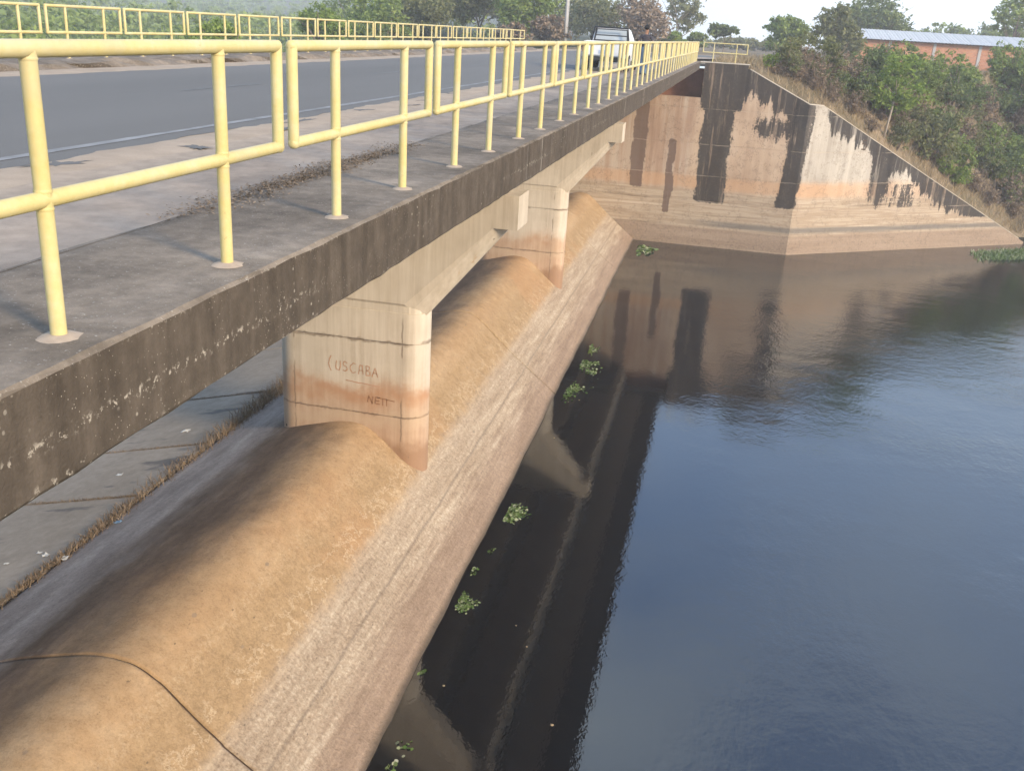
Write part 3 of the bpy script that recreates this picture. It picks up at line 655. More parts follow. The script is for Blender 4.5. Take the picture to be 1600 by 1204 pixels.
for i in range(5):
    z0, z1 = LZ[i], LZ[i+1]; g = .025
    p = clip_poly(front, z0+(g if i else 0), z1-(g if i < 4 else 0))
    # keep the bridge seat notch: split into left and right pieces when needed
    MB().prismY(p, YA, YA+.6).build('wall_lift', M['wall'], ab)
    p = clip_poly(wing, z0+(g if i else 0), z1-(g if i < 4 else 0))
    if len(p) > 2:
        n = len(p); V = [wing_pt(u_, z_) for u_, z_ in p] + [wing_pt(u_, z_, .5) for u_, z_ in p]
        MB().addm(V, [tuple(range(n)), tuple(range(2*n-1, n-1, -1))]+[((k+1) % n, k, n+k, n+(k+1) % n) for k in range(n)]).build('wing_lift', M['wall'], ab)
core = [(x, z-.02) for x, z in front]; MB().prismY(core, YA+.02, YA+.55).build('wall_core', M['wall'], ab)
n = len(wing); V = [wing_pt(u_, z_-.02, .02) for u_, z_ in wing]+[wing_pt(u_, z_-.02, .45) for u_, z_ in wing]
MB().addm(V, [tuple(range(n)), tuple(range(2*n-1, n-1, -1))]+[((k+1) % n, k, n+k, n+(k+1) % n) for k in range(n)]).build('wing_core', M['wall'], ab)
# back wall behind the bridge seat, return slab under the end rail, coping strips
MB().box(-16.5, -2.06, YA+1.3, YA+1.6, 8.6, 11.14).build('back_wall', plain('red_earth_stained_wall', (.26, .13, .085), .95, .1, var=.3, scale=1.5), ab)
MB().box(-16.5, -2.06, YA+.02, YA+1.4, 9.1, 9.29).build('bridge_seat', M['wall'], ab)
MB().box(-2.37, .70, YA-.03, YA+1.2, DECK-.045, DECK+.002).build('top_slab', M['cope'], ab, bevel=.01)
def strip(p0, p1, wv, th, name='coping'):
    (x0, y0, z0), (x1, y1, z1) = p0, p1; wx, wy = wv
    V = [(x0, y0, z0), (x1, y1, z1), (x1+wx, y1+wy, z1), (x0+wx, y0+wy, z0)]; V += [(a_, b_, c_+th) for a_, b_, c_ in V]
    MB().addm(V, [(0,3,2,1),(4,5,6,7),(0,1,5,4),(1,2,6,5),(2,3,7,6),(3,0,4,7)]).build(name, M['cope'], ab)
strip((.76, YA-.02, 11.283), (FOLD+.02, YA-.02, 9.466), (0, .64), .045)
q0, q1, q2 = wing_pt(0, 9.466, -.02), wing_pt(1.1, 9.426, -.02), wing_pt(LW, .426, -.02)
strip(q0, q1, tuple(wn2*.56), .04); strip(q1, q2, tuple(wn2*.56), .035)
# painted 5 on the wing wall
five = [[(5.15, 7.36), (4.82, 7.36), (4.80, 7.12), (5.05, 7.14), (5.15, 6.98), (5.08, 6.78), (4.78, 6.80)]]
strokes('painted_number', five, 0, M['darkmark'], ab, .085, plane=lambda u_, z_: wing_pt(u_, z_, -.008), seed=5)

# ------------------------------------------------------------------ yellow pipe railings
PR = .034
def make_panel():
    t = thing('railing_panel', 'yellow pipe railing panel', 'railing')
    H, Lr, HL = 1.125, .565, 1.348
    def tube(name, p, q, r=PR, ends=0):
        MB().tube([p, q], r, 16).build(name, M['yellow'], t, smooth=True, local=True).data.set_sharp_from_angle(angle=math.radians(50))
    def mitred(name, p, q):
        d = (Vector(q)-Vector(p)).normalized(); pts = [Vector(p)-d*PR*.95, Vector(p)-d*PR*.6, Vector(p), Vector(q), Vector(q)+d*PR*.6, Vector(q)+d*PR*.95]
        MB().tube(pts, [PR*.55, PR*.88, PR, PR, PR*.88, PR*.55], 16).build(name, M['yellow'], t, smooth=True, local=True)
    mitred('top_rail', (0, -HL, H), (0, HL, H)); mitred('lower_rail', (0, -HL, Lr), (0, HL, Lr))
    for y in (-HL, HL): mitred('end_upright', (0, y, Lr), (0, y, H))
    wb_ = MB()
    for y in (-.695, .695):
        for z in (H-PR*1.02, Lr+PR*1.02, Lr-PR*1.02): wb_.tube([(0, y, z-.007), (0, y, z), (0, y, z+.007)], [PR*1.0, PR*1.065, PR*1.0], 16, caps=False)
    tag(wb_.build('weld_beads', M['yellow'], t, smooth=True, local=True), kind='stuff')
    for y in (-.695, .695):
        tube('post', (0, y, -.01), (0, y, H), PR*.97)
        r2 = random.Random(int(y*99)); n = 14; V = [(0, y, .02)]
        for ring, (rr, zz) in enumerate(((.046, .014), (.085, .001))):
            for k in range(n):
                a_ = 6.2832*k/n; j = rr*(1+r2.uniform(-.12, .15)*ring); V.append((j*math.cos(a_), y+j*1.15*math.sin(a_), zz))
        F = [(0, 1+k, 1+(k+1) % n) for k in range(n)]+[(1+k, 1+n+k, 1+n+(k+1) % n, 1+(k+1) % n) for k in range(n)]
        MB().addm(V, F).build('base_pad', M['mortar'], t, smooth=True, local=True)
    return t
proto = make_panel(); used = [False]
def place(x, y, z, rz, label, group, lean=0.0):
    o = proto if not used[0] else copy_tree(proto); used[0] = True
    o.location = (x, y, z); o.rotation_euler = (0, lean, rz); tag(o, label, 'railing', group)
r_ = random.Random(3)
ORD = 'first second third fourth fifth sixth seventh eighth ninth tenth eleventh twelfth thirteenth fourteenth fifteenth sixteenth seventeenth eighteenth nineteenth twentieth twenty-first twenty-second'.split()
for k in range(-1, 21):
    place(-2.585, 3.935+2.92*k, DECK, r_.gauss(0, .0025), 'yellow railing panel above the weir, %s from the abutment wall' % ORD[20-k], 'railing panels above the weir', r_.gauss(0, .004))
for k in range(-1, 16):
    place(-15.0, 20.9+2.92*k, DECK+.05, r_.gauss(0, .003), 'yellow railing panel across the road, %s before its turned end panel' % ORD[15-k], 'railing panels across the road', r_.gauss(0, .006))
place(-15.6, 69.6, DECK+.03, -.25, 'last yellow railing panel across the road, turned off the line of the others', None)
place(-.93, YA+.25, DECK+.002, math.pi/2, 'yellow railing panel set crosswise on top of the abutment wall', None)

# ------------------------------------------------------------------ vegetation
def leaf_cloud(blobs, n, size, seed, tilt=.8, shell=.55, clump=.16):
    """leaf quads gathered in clumps inside ellipsoids (cx,cy,cz,rx,ry,rz)"""
    r2 = np.random.default_rng(seed); B = np.array(blobs, float); wgt = (B[:, 3]*B[:, 4]*B[:, 5])**(2/3); wgt /= wgt.sum()
    nc = max(6, n//26); bi = r2.choice(len(B), nc, p=wgt); d = r2.normal(size=(nc, 3)); d /= np.linalg.norm(d, axis=1)[:, None]
    rad = r2.random(nc)**(1/3)*(1-shell)+shell; rad *= r2.uniform(.82, 1.14, nc)
    cc = B[bi, :3] + d*rad[:, None]*B[bi, 3:6]; cs = clump*(B[bi, 3]+B[bi, 5])*.5*r2.uniform(.6, 1.5, nc)
    ci = r2.integers(0, nc, n); c = cc[ci] + r2.normal(size=(n, 3))*cs[ci][:, None]*np.array([1, 1, .62])
    a = r2.normal(size=(n, 3)); a[:, 2] *= tilt; a /= np.linalg.norm(a, axis=1)[:, None]
    b_ = np.cross(a, r2.normal(size=(n, 3))); b_ /= np.linalg.norm(b_, axis=1)[:, None]
    s_ = (size*r2.uniform(.55, 1.35, n))[:, None]
    V = np.stack([c-a*s_, c-b_*s_*.45, c+a*s_, c+b_*s_*.45], 1).reshape(-1, 3)
    return V, np.arange(4*n).reshape(n, 4)
def limb_tree(t, h, crown_z, rx, seed, mat, lean=(0, 0), r0=None, limbs=7, twigs=False, fork=.35):
    r2 = random.Random(seed); r0 = r0 or h*.022; mb = MB()
    top = Vector((lean[0]*h, lean[1]*h, crown_z+.25*(h-crown_z))); pts = []
    for i in range(6):
        f = i/5; pts.append((top.x*f*f+r2.gauss(0, .03)*rx*f, top.y*f*f+r2.gauss(0, .03)*rx*f, top.z*f-.3*(1-f)))
    mb.tube(pts, [r0*(1-.6*i/5) for i in range(6)], 8)
    for k in range(limbs):
        f = r2.uniform(fork, 1.0); j = min(int(f*5), 4); g = f*5-j; st = Vector(pts[j]).lerp(Vector(pts[j+1]), g)
        a_ = 6.283*k/limbs+r2.uniform(-.4, .4); L = rx*r2.uniform(.55, .95); en = st+Vector((math.cos(a_)*L, math.sin(a_)*L, (h-st.z)*r2.uniform(.35, .85)))
        mid = st.lerp(en, .5)+Vector((r2.gauss(0, .07)*rx, r2.gauss(0, .07)*rx, .06*h*r2.random()))
        rr = r0*.42; mb.tube([st, mid, en], [rr, rr*.6, rr*.2], 6)
        if twigs:
            for q in range(5):
                s2 = mid.lerp(en, r2.random()); e2 = s2+Vector((r2.gauss(0, .22)*rx, r2.gauss(0, .22)*rx, r2.uniform(.05, .3)*rx)); mb.tube([s2, e2], [rr*.25, rr*.06], 4)
    return mb.build('trunk', mat, t, smooth=True, local=True)
def make_tree(name, label, px, ytop, ybot, hw_px, Y, leaf, ground=11.4, n=4200, size=None, bark='bark', blobs=5, seed=1, cat='tree', group=None, sparse=False, lean=(0, 0), tilt=.8, clump=.16):
    pt = at(px, ytop, 1, Y); pb = at(px, ybot, 1, Y); rx = abs(at(px+hw_px, ytop, 1, Y)[0]-pt[0])
    X = pb[0]; h = pt[2]-ground; cz = max(pb[2]-ground, .12*h)
    t = thing(name, label, cat, (X, Y, ground-.05), 0, group); r2 = np.random.default_rng(seed)
    cy = (h-cz)/2; mid = cz+cy; B = []
    for k in range(blobs):
        a_ = r2.uniform(0, 6.28); d = r2.uniform(.25, .62)*rx; q = r2.uniform(.42, .62)
        B.append((math.cos(a_)*d+lean[0]*h, math.sin(a_)*d+lean[1]*h, mid+r2.uniform(-.5, .42)*cy, rx*q, rx*q, cy*q*r2.uniform(.8, 1.05)))
    B.append((lean[0]*h, lean[1]*h, mid+.35*cy, rx*.55, rx*.55, cy*.62))
    limb_tree(t, h, cz, rx*.85, seed, M[bark], lean, limbs=10 if sparse else 7, twigs=sparse)
    V, Q = leaf_cloud(B, n, size or max(.10, Y*.0021), seed+50, shell=.35 if sparse else .5, tilt=tilt, clump=clump)
    quads('crown', V, Q, M[leaf], t); return t
VG = 'trees beyond the far railing'
make_tree('tree', 'bright green round-topped tree just beyond the railing across the road', 345, 26, 90, 46, 62, 'bright', ground=0.5, n=4200, seed=2)
make_tree('tree', 'tall bright green tree beside the dark wooded hill', 497, 2, 75, 44, 80, 'bright', ground=1.0, n=4600, seed=3)
make_tree('tree', 'spreading mid-green tree between the bright green tree and the olive trees', 590, -18, 72, 56, 92, 'green', ground=4, n=5200, seed=4)
make_tree('tree', 'dense olive tree behind the end of the railing across the road', 668, -26, 70, 62, 98, 'olive', ground=9, n=5600, seed=5)
make_tree('tree', 'dark olive tree with broad crown above the last railing panels across the road', 748, -44, 70, 66, 104, 'olive', n=6000, seed=6)
make_tree('tree', 'tall green-brown tree right beside the utility pole', 832, -40, 66, 54, 100, 'green', n=5200, seed=7)
for k, (px, yt, lf) in enumerate([(545, -14, 'green'), (628, -30, 'olive'), (705, -34, 'green'), (790, -30, 'olive'), (880, -6, 'olive')]):
    make_tree('tree', 'back-row tree filling the gaps between the trees beyond the railing end', px, yt, 74, 62, 132+k*3, lf, ground=8, n=3600, seed=40+k, group='back row of trees beyond the road')
make_tree('dry_shrub', 'pinkish brown dry shrub at the foot of the utility pole', 858, 22, 76, 42, 92, 'brown', n=3000, seed=8, cat='shrub', sparse=True)
make_tree('dry_shrub', 'dry brown shrub under the olive trees at the railing end', 800, 36, 76, 34, 90, 'brown', n=2200, seed=28, cat='shrub', sparse=True)
make_tree('tree', 'thin-crowned green tree standing behind the pickup', 930, -10, 66, 58, 120, 'olive', n=4200, seed=9, sparse=True, clump=.2)
make_tree('tree', 'half-bare brown tree standing behind the pickup', 990, -10, 70, 58, 112, 'brown', n=4000, seed=10, sparse=True, clump=.2)
make_tree('tree', 'nearly bare pale tree with wispy leaves against the sky', 1058, -16, 54, 46, 135, 'olive', n=1500, seed=11, sparse=True, bark='paleb', clump=.2)
make_tree('bush', 'yellow-green round bush above the walkway railing', 1052, 48, 74, 22, 125, 'bright', n=1500, seed=12, cat='bush')
make_tree('bush', 'dark green bush beside the yellow-green one', 1088, 50, 76, 20, 140, 'green', n=1300, seed=13, cat='bush')
make_tree('tree', 'small flat-topped tree alone against the sky beyond the road bend', 1132, 38, 62, 30, 128, 'dark', n=2200, seed=14, sparse=True)
make_tree('tree', 'round green tree by the road bend, two crowns', 1222, 24, 96, 44, 118, 'green', n=5200, seed=15)
make_tree('tree', 'slender light green tree in front of the brick shed end', 1292, 6, 112, 46, 104, 'olive', ground=11.3, n=6200, seed=16)
make_tree('tree', 'big dark domed tree rising behind the metal roof', 1358, -8, 74, 78, 140, 'dark', n=9500, seed=17, blobs=8)
make_tree('tree', 'thin leafy tree rising behind the right end of the metal roof', 1585, -18, 62, 44, 136, 'green', n=2600, seed=18, sparse=True)
for k, (px, yt, hwp, lf) in enumerate([(1150, 60, 50, 'olive'), (1185, 62, 50, 'olive'), (1420, 44, 60, 'dark'), (1465, 36, 64, 'green'), (1515, 38, 64, 'dark'), (1560, 40, 64, 'green'), (1610, 42, 70, 'dark'), (1665, 40, 60, 'green')]):
    make_tree('tree', ['low far tree on the skyline beyond the road bend', 'far green tree peeping over the metal roof'][k > 1], px, yt, 100, hwp, 190, lf, n=3000, seed=60+k, group=['far trees beyond the road bend', 'far trees behind the metal roof'][k > 1])

# far wood in the valley: one mass of crowns
r2 = np.random.default_rng(33); VV = []; QQ = []; k0 = 0
for i in range(2300):
    a_ = math.radians(r2.uniform(18, 66)); d = 48+620*r2.random()**1.4
    x, y = -d*math.sin(a_), d*math.cos(a_)
    if x > -37 or (y > 60 and x > -60): continue
    zg = float(np.interp(x, [-110, -60, -31], [2.5, -1.5, -3.2])) + (34*max(0, (d-330)/600)**1.3*(0.75+.35*math.sin(x*.006+y*.003+.6)+.2*math.sin(x*.013-y*.009)) if d > 330 else 0)
    h = r2.uniform(7.5, 11.5)+max(0, 1.5-zg)*.75; rx = r2.uniform(2.5, 5.0)
    B = [(x+r2.normal()*rx*.3, y+r2.normal()*rx*.3, zg+h*q, rx*.75, rx*.75, h*.33) for q in (.4, .68)]
    V, Q = leaf_cloud(B, 120 if d > 260 else 330, (.34 if d < 150 else .5) if d < 260 else .85, 900+i); VV.append(V); QQ.append(Q+k0); k0 += len(V)
tag(quads('valley_wood', np.concatenate(VV), np.concatenate(QQ), M['green']), 'dull green wood filling the valley beyond the road', 'wood', kind='stuff')

# shrubs on the bank beside the wing wall: prototypes, then copies
def shrub_proto(name, leaf, rx, h, n, size, seed, sparse=False, bark='bark'):
    t = thing(name, 'x', 'shrub'); r3 = np.random.default_rng(seed); B = []
    for k in range(6):
        a_ = r3.uniform(0, 6.28); d = r3.uniform(.1, .65)*rx; q = r3.uniform(.35, .6)
        B.append((math.cos(a_)*d, math.sin(a_)*d, h*r3.uniform(.3, .75), rx*q, rx*q, h*.3))
    mb = MB(); rr = random.Random(seed)
    for k in range(9 if sparse else 6):
        a_ = rr.uniform(0, 6.28); L = rx*rr.uniform(.3, .8); e = Vector((math.cos(a_)*L, math.sin(a_)*L, h*rr.uniform(.6, .95))); m_ = e*.5+Vector((rr.gauss(0, .1)*rx, rr.gauss(0, .1)*rx, .05))
        mb.tube([(rr.gauss(0, .06), rr.gauss(0, .06), -.3), m_, e], [.045*h/2, .03*h/2, .008], 5)
    mb.build('stems', M[bark], t, smooth=True, local=True)
    V, Q = leaf_cloud(B, n, size, seed, shell=.3, clump=.17); quads('foliage', V, Q, M[leaf], t); return t
KIND = [('leafy_shrub', 'green', 1.5, 2.3, 2600, .105, 'mid-green leafy shrub on the dry bank above the wing wall', 'green shrubs on the bank'),
        ('leafy_shrub', 'bright', 1.1, 1.7, 2000, .10, 'light green leafy shrub on the dry bank above the wing wall', 'light green shrubs on the bank'),
        ('leafy_shrub', 'dark', 1.6, 2.2, 2600, .105, 'dark green leafy shrub on the dry bank above the wing wall', 'dark green shrubs on the bank'),
        ('dry_shrub', 'brown', 1.4, 1.7, 1500, .08, 'brown dry shrub on the bank above the wing wall', 'dry shrubs on the bank'),
        ('leafy_shrub', 'olive', 1.3, 2.1, 2000, .10, 'olive-green thin shrub on the dry bank above the wing wall', 'olive shrubs on the bank')]
PROT = [shrub_proto(k[0], k[1], k[2], k[3], k[4], k[5], 70+i, k[1] == 'brown') for i, k in enumerate(KIND)]; UP = [False]*5
def bank_z(x, y):
    t_ = y-yw(np.array([x]))[0]; return float(bank_h(np.array([x]), np.array([t_]))[0])
def on_bank(px, py):
    """walk along the pixel's ray until it meets the bank"""
    d = RB @ np.array([px-CX, py-CY, FPX]); d = d/d[1]
    for Y in np.arange(62, 140, .25):
        p = CAM+d*Y
        if Y > yw(np.array([p[0]]))[0] and p[2] <= bank_z(p[0], Y): return p
    return CAM+d*100
def put_shrub(k, px, py, sc):
    p = on_bank(px, py); o = PROT[k] if not UP[k] else copy_tree(PROT[k]); UP[k] = True
    o.location = (p[0], p[1], bank_z(p[0], p[1])-.08); o.rotation_euler = (0, 0, r2.uniform(0, 6.28)); q = sc*r2.uniform(.85, 1.15); o.scale = (q, q, q*r2.uniform(.85, 1.2))
    tag(o, KIND[k][6], 'shrub', KIND[k][7])
SH = [(0,1440,165,1.3),(0,1500,150,1.4),(2,1480,175,1.4),(2,1530,170,1.2),(0,1560,135,1.4),(0,1595,150,1.5),(1,1465,235,1.1),(1,1440,225,.9),(4,1420,215,1.0),(4,1455,255,1.1),
      (0,1500,265,1.1),(1,1490,290,1.0),(1,1475,275,.9),(2,1545,275,1.3),(0,1560,260,1.2),(1,1585,245,1.1),(2,1600,285,1.4),(0,1575,300,1.0),(3,1520,300,1.0),(3,1545,320,1.0),(3,1580,340,.9),(3,1500,220,1.1),(3,1470,205,1.2),
      (3,1545,215,1.1),(3,1590,200,1.2),(2,1380,130,1.1),(2,1365,120,1.0),(3,1330,130,1.1),(3,1310,125,1.0),(3,1350,160,1.0),(3,1375,175,1.0),(4,1290,120,1.0),(2,1275,125,.7),(3,1260,125,.9),(3,1245,118,.9),
      (4,1225,112,.9),(1,1200,108,.7),(3,1215,118,.7),(4,1240,105,1.0),(3,1270,140,.8),(3,1300,160,.8),(2,1310,140,.6),(3,1330,180,.8),(3,1360,205,.8),(3,1400,200,1.0),(4,1400,235,.7),(3,1425,190,1.0),
      (0,1455,135,1.1),(0,1425,130,1.0),(2,1570,185,1.3),(4,1600,230,1.2),(0,1615,200,1.5),(2,1620,250,1.5),(1,1610,320,1.2),(0,1640,290,1.4),(4,1520,240,1.0),(0,1535,248,1.1)]
for q in SH: put_shrub(*q)
rs = random.Random(17)
for q in range(58):
    px = rs.uniform(1215, 1640); lo = float(np.interp(px, [1200, 1264, 1290, 1590, 1650], [125, 165, 180, 372, 400])); py = rs.uniform(np.interp(px, [1200, 1300, 1600], [104, 128, 150]), lo-28)
    if py > lo-45: kk = rs.choice([3, 3, 4])
    else: kk = rs.choice([0, 1, 2, 4, 4, 3, 3, 1]) if px > 1380 else rs.choice([3, 4, 3, 4, 2])
    put_shrub(kk, px, py, rs.uniform(.75, 1.35)*(.72 if px < 1380 else 1))
# young tree with a thin pale leaning trunk on the bank
bt = on_bank(1380, 216); t = thing('young_tree', 'young bright green tree with thin pale leaning trunk on the bank', 'tree', (bt[0], bt[1], bt[2]-.1))
tp = at(1408, 118, 1, bt[1])-np.array(t.location); mb = MB(); mb.tube([(0, 0, -.2), (tp[0]*.45, 0, tp[2]*.42), (tp[0]*.7, 0, tp[2]*.72), tuple(tp)], [.085, .07, .05, .02], 8)
for k in range(7):
    s_ = Vector((tp[0]*.7, 0, tp[2]*.7)); a_ = k*.9; mb.tube([s_, s_+Vector((math.cos(a_)*1.3, math.sin(a_)*1.1, .4+.25*k*.5))], [.03, .008], 5)
mb.build('trunk', M['paleb'], t, smooth=True, local=True)
V, Q = leaf_cloud([(tp[0]*.75-.8, 0, tp[2]*.72, 1.1, 1.1, 1.0), (tp[0]+.9, .2, tp[2]*.78, 1.1, 1.0, .9), (tp[0], 0, tp[2]+.4, 1.2, 1.2, 1.0), (tp[0]-.2, .3, tp[2]*.62, .9, .9, .6)], 3600, .12, 81); quads('crown', V, Q, M['bright'], t)
# dry grass over the bank
xs_ = r2.uniform(-1.5, 34, 60000); ts_ = r2.uniform(.15, 24, 60000)
den = np.clip(.55+.6*vnoise(np.stack([xs_*.6, ts_*.6, xs_*0], 1), 12), .1, 1); k_ = r2.random(60000) < den; xs_, ts_ = xs_[k_], ts_[k_]
zz = bank_h(xs_, ts_); yy = yw(xs_)+ts_
far = ~((np.hypot(xs_-22.97, yy-66) < 38) & (np.hypot(xs_-22.97, yy-66) > 26) & (yy > 70))
tag(blades('dry_grass', np.stack([xs_, yy, zz-.03], 1)[far], .7, .035, M['straw'], .45, 8), 'dry straw-coloured grass covering the bank above the wing wall', 'grass', kind='stuff')
# green water-edge grass at the foot of the wing wall
n = 5000; gx = 20.2+r2.normal(size=n)*1.7+r2.random(n)*3; gy = 72.4+(gx-19)*.62-r2.random(n)**.8*3.2
ok = (gx > 17.4)
tag(blades('water_grass', np.stack([gx, gy, gx*0-.02], 1)[ok], .32, .06, M['pad'], .6, 9), 'fresh green grass floating at the foot of the wing wall', 'grass', kind='stuff')

# ------------------------------------------------------------------ water plants and floating flecks
def water_plant(px, py, rad, n, label, seed, group=None, leafs=.055):
    p = at(px, py, 2, .0); t = thing('water_plant', label, 'plant', (p[0], p[1], 0), 0, group); r3 = np.random.default_rng(seed)
    ns = 5 if n > 40 else 3; sc_ = np.stack([r3.normal(size=ns)*rad*.30, r3.normal(size=ns)*rad*.75], 1); sr = rad*r3.uniform(.12, .38, ns); si = r3.choice(ns, n, p=sr/sr.sum())
    q_ = sc_[si] + r3.normal(size=(n, 2))*sr[si][:, None]*np.array([.8, 1.1]); q_[:, 0] = np.abs(q_[:, 0]) - rad*.15
    c = np.stack([q_[:, 0], q_[:, 1], .015+r3.random(n)*.35*sr[si]*np.exp(-((q_-sc_[si])**2).sum(1)/(sr[si]**2))], 1)
    k = 6; V = []; Q = []
    for i in range(n):
        s_ = leafs*r3.uniform(.35, 1.6); nrm = Vector((r3.normal()*.5, r3.normal()*.5, 1)).normalized(); a_ = nrm.orthogonal().normalized(); b_ = nrm.cross(a_)
        V += [tuple(Vector(c[i])+a_*math.cos(6.283*q/k)*s_+b_*math.sin(6.283*q/k)*s_*.8) for q in range(k)]; Q.append(list(range(i*k, i*k+k)))
    quads('leaves', np.array(V), np.array(Q), M['pad'], t)
    mb = MB()
    for i in range(0, n, 3): mb.tube([(c[i][0]*.4, c[i][1]*.4, -.05), tuple(c[i])], .006, 4, caps=False)
    mb.build('stalks', M['green'], t, local=True)
water_plant(797, 803, .55, 620, 'largest clump of green water plants against the weir edge', 1, leafs=.036)
water_plant(718, 944, .38, 330, 'compact clump of water plants at the weir edge with pale leaves', 2, leafs=.028)
water_plant(914, 566, .75, 330, 'spread-out raft of water plants with pale tips along the weir, nearer the abutment', 3, leafs=.042)
water_plant(890, 608, .7, 230, 'scattered patch of water plants where the weir crack meets the water', 4, leafs=.04)
water_plant(657, 1052, .16, 16, 'tiny sprig of water plants at the weir edge', 5, 'tiny sprigs along the weir', .04)
water_plant(764, 862, .16, 14, 'tiny sprig of water plants at the weir edge', 6, 'tiny sprigs along the weir', .04)
water_plant(742, 888, .28, 24, 'tiny sprig of water plants at the weir edge', 7, 'tiny sprigs along the weir', .035)
water_plant(624, 1160, .36, 20, 'loose ring of pale floating leaves beside the weir', 8, leafs=.04)
water_plant(1003, 388, 1.3, 150, 'water plants filling the corner where the weir meets the abutment', 9, leafs=.12)
r3 = np.random.default_rng(44)
for (px, py) in [(866, 684), (806, 977), (823, 1010), (862, 1132), (693, 1071), (888, 628), (905, 625)]:
    p = at(px, py, 2, .006); n = 7; a_ = np.linspace(0, 6.28, n, endpoint=False); s_ = r3.uniform(.02, .042)*(1 if py > 500 else 2.2)
    mb = MB(); mb.addm([(p[0]+s_*math.cos(q)*r3.uniform(.6, 1.2), p[1]+s_*1.2*math.sin(q)*r3.uniform(.6, 1.2), .012+.01*math.sin(3*q)) for q in a_] + [(p[0], p[1], .03)], [(i, (i+1) % n, n) for i in range(n)])
    o = mb.build('floating_leaf', M['straw']); tag(o, 'small pale leaf floating on the dark water beside the weir', 'leaf', 'floating leaves on the dark water')

# ------------------------------------------------------------------ pickup, person, pole, brick shed
M['carw'] = plain('white_car_paint', (.66, .67, .67), .3, .5, var=.05); M['glass'] = plain('rear_glass', (.30, .33, .34), .08, .6, var=.2, scale=2); M['blackp'] = plain('black_plastic', (.025, .026, .028), .6, .3)
M['tyre'] = plain('tyre_rubber', (.02, .02, .02), .9, .2); M['rim'] = plain('wheel_rim', (.35, .36, .37), .4, .5, .6); M['plate'] = plain('number_plate', (.38, .45, .55), .5, .4); M['tail'] = plain('red_tail_lamp', (.35, .03, .02), .3, .5)
am = NT('amber_lamp'); am.done((.9, .55, .05), .3, .5); am.bsdf.inputs['Emission Color'].default_value = (1, .62, .08, 1); am.bsdf.inputs['Emission Strength'].default_value = 1.2; M['amber'] = am.m
tk = thing('pickup_truck', 'small white pickup parked on the bridge shoulder, seen from behind', 'pickup', (-4.78, 36.0, DECK+.01))
def tb(name, m_, *a, bevel=.03, parent=None): return MB().box(*a).build(name, M[m_], parent or tk, bevel=bevel, local=True)
MB().prismY([(-.80, .36), (.80, .36), (.83, .62), (.80, .98), (.74, 1.02), (-.74, 1.02), (-.80, .98), (-.83, .62)], .12, 4.2).build('body', M['carw'], tk, bevel=.02, local=True)
tb('tailgate', 'carw', -.70, .70, .03, .125, .52, 1.03)
tb('bumper', 'blackp', -.80, .80, -.06, .16, .34, .50); tb('number_plate', 'plate', -.20, .20, .015, .028, .60, .72, bevel=.004)
cab = MB(); cab.addm([(-.74, 1.65, 1.0), (.74, 1.65, 1.0), (.76, 3.3, 1.0), (-.76, 3.3, 1.0), (-.60, 1.85, 1.49), (.60, 1.85, 1.49), (.58, 2.75, 1.49), (-.58, 2.75, 1.49)], [(0,3,2,1),(4,5,6,7),(0,1,5,4),(1,2,6,5),(2,3,7,6),(3,0,4,7)])
cb = cab.build('cab', M['carw'], tk, bevel=.04, local=True)
def slant(x0, x1, z0, z1, out=.012):
    y = lambda z: 1.65+.2*(z-1.0)/.49-out; return [(x0, y(z0), z0), (x1, y(z0), z0), (x1*.93, y(z1), z1), (x0*.93, y(z1), z1)]
MB().addm(slant(-.66, .66, 1.03, 1.46, .008), [(0, 1, 2, 3)]).build('window_frame', M['blackp'], tk, local=True)
MB().addm(slant(-.59, .59, 1.07, 1.42, .016), [(0, 1, 2, 3)]).build('rear_window', M['glass'], tk, local=True)
MB().addm(slant(-.60, .60, 1.21, 1.245, .024), [(0, 1, 2, 3)]).build('window_bar', M['blackp'], tk, local=True)
MB().tube([(-.70, 1.45, 1.0), (-.62, 1.55, 1.50), (.62, 1.55, 1.50), (.70, 1.45, 1.0)], .035, 10).build('roll_bar', M['blackp'], tk, smooth=True, local=True)
for s_ in (-1, 1):
    tb('tail_lamp', 'tail', *(sorted((s_*.71, s_*.81))), .05, .14, .62, .93, bevel=.01)
    tb('mirror', 'blackp', *(sorted((s_*.80, s_*.98))), 3.0, 3.1, 1.02, 1.17, bevel=.02)
    for y in (.85, 3.45):
        wh = MB().tube([(s_*.66, y, .30), (s_*.70, y, .30), (s_*.82, y, .30), (s_*.85, y, .30)], [.27, .30, .30, .27], 20).build('wheel', M['tyre'], tk, smooth=False, local=True)
        MB().tube([(s_*.84, y, .30), (s_*.862, y, .30)], [.18, .16], 16).build('rim', M['rim'], wh, local=True)
tb('indicator_lamp', 'amber', .70, .79, .035, .06, .95, 1.02, bevel=.008)

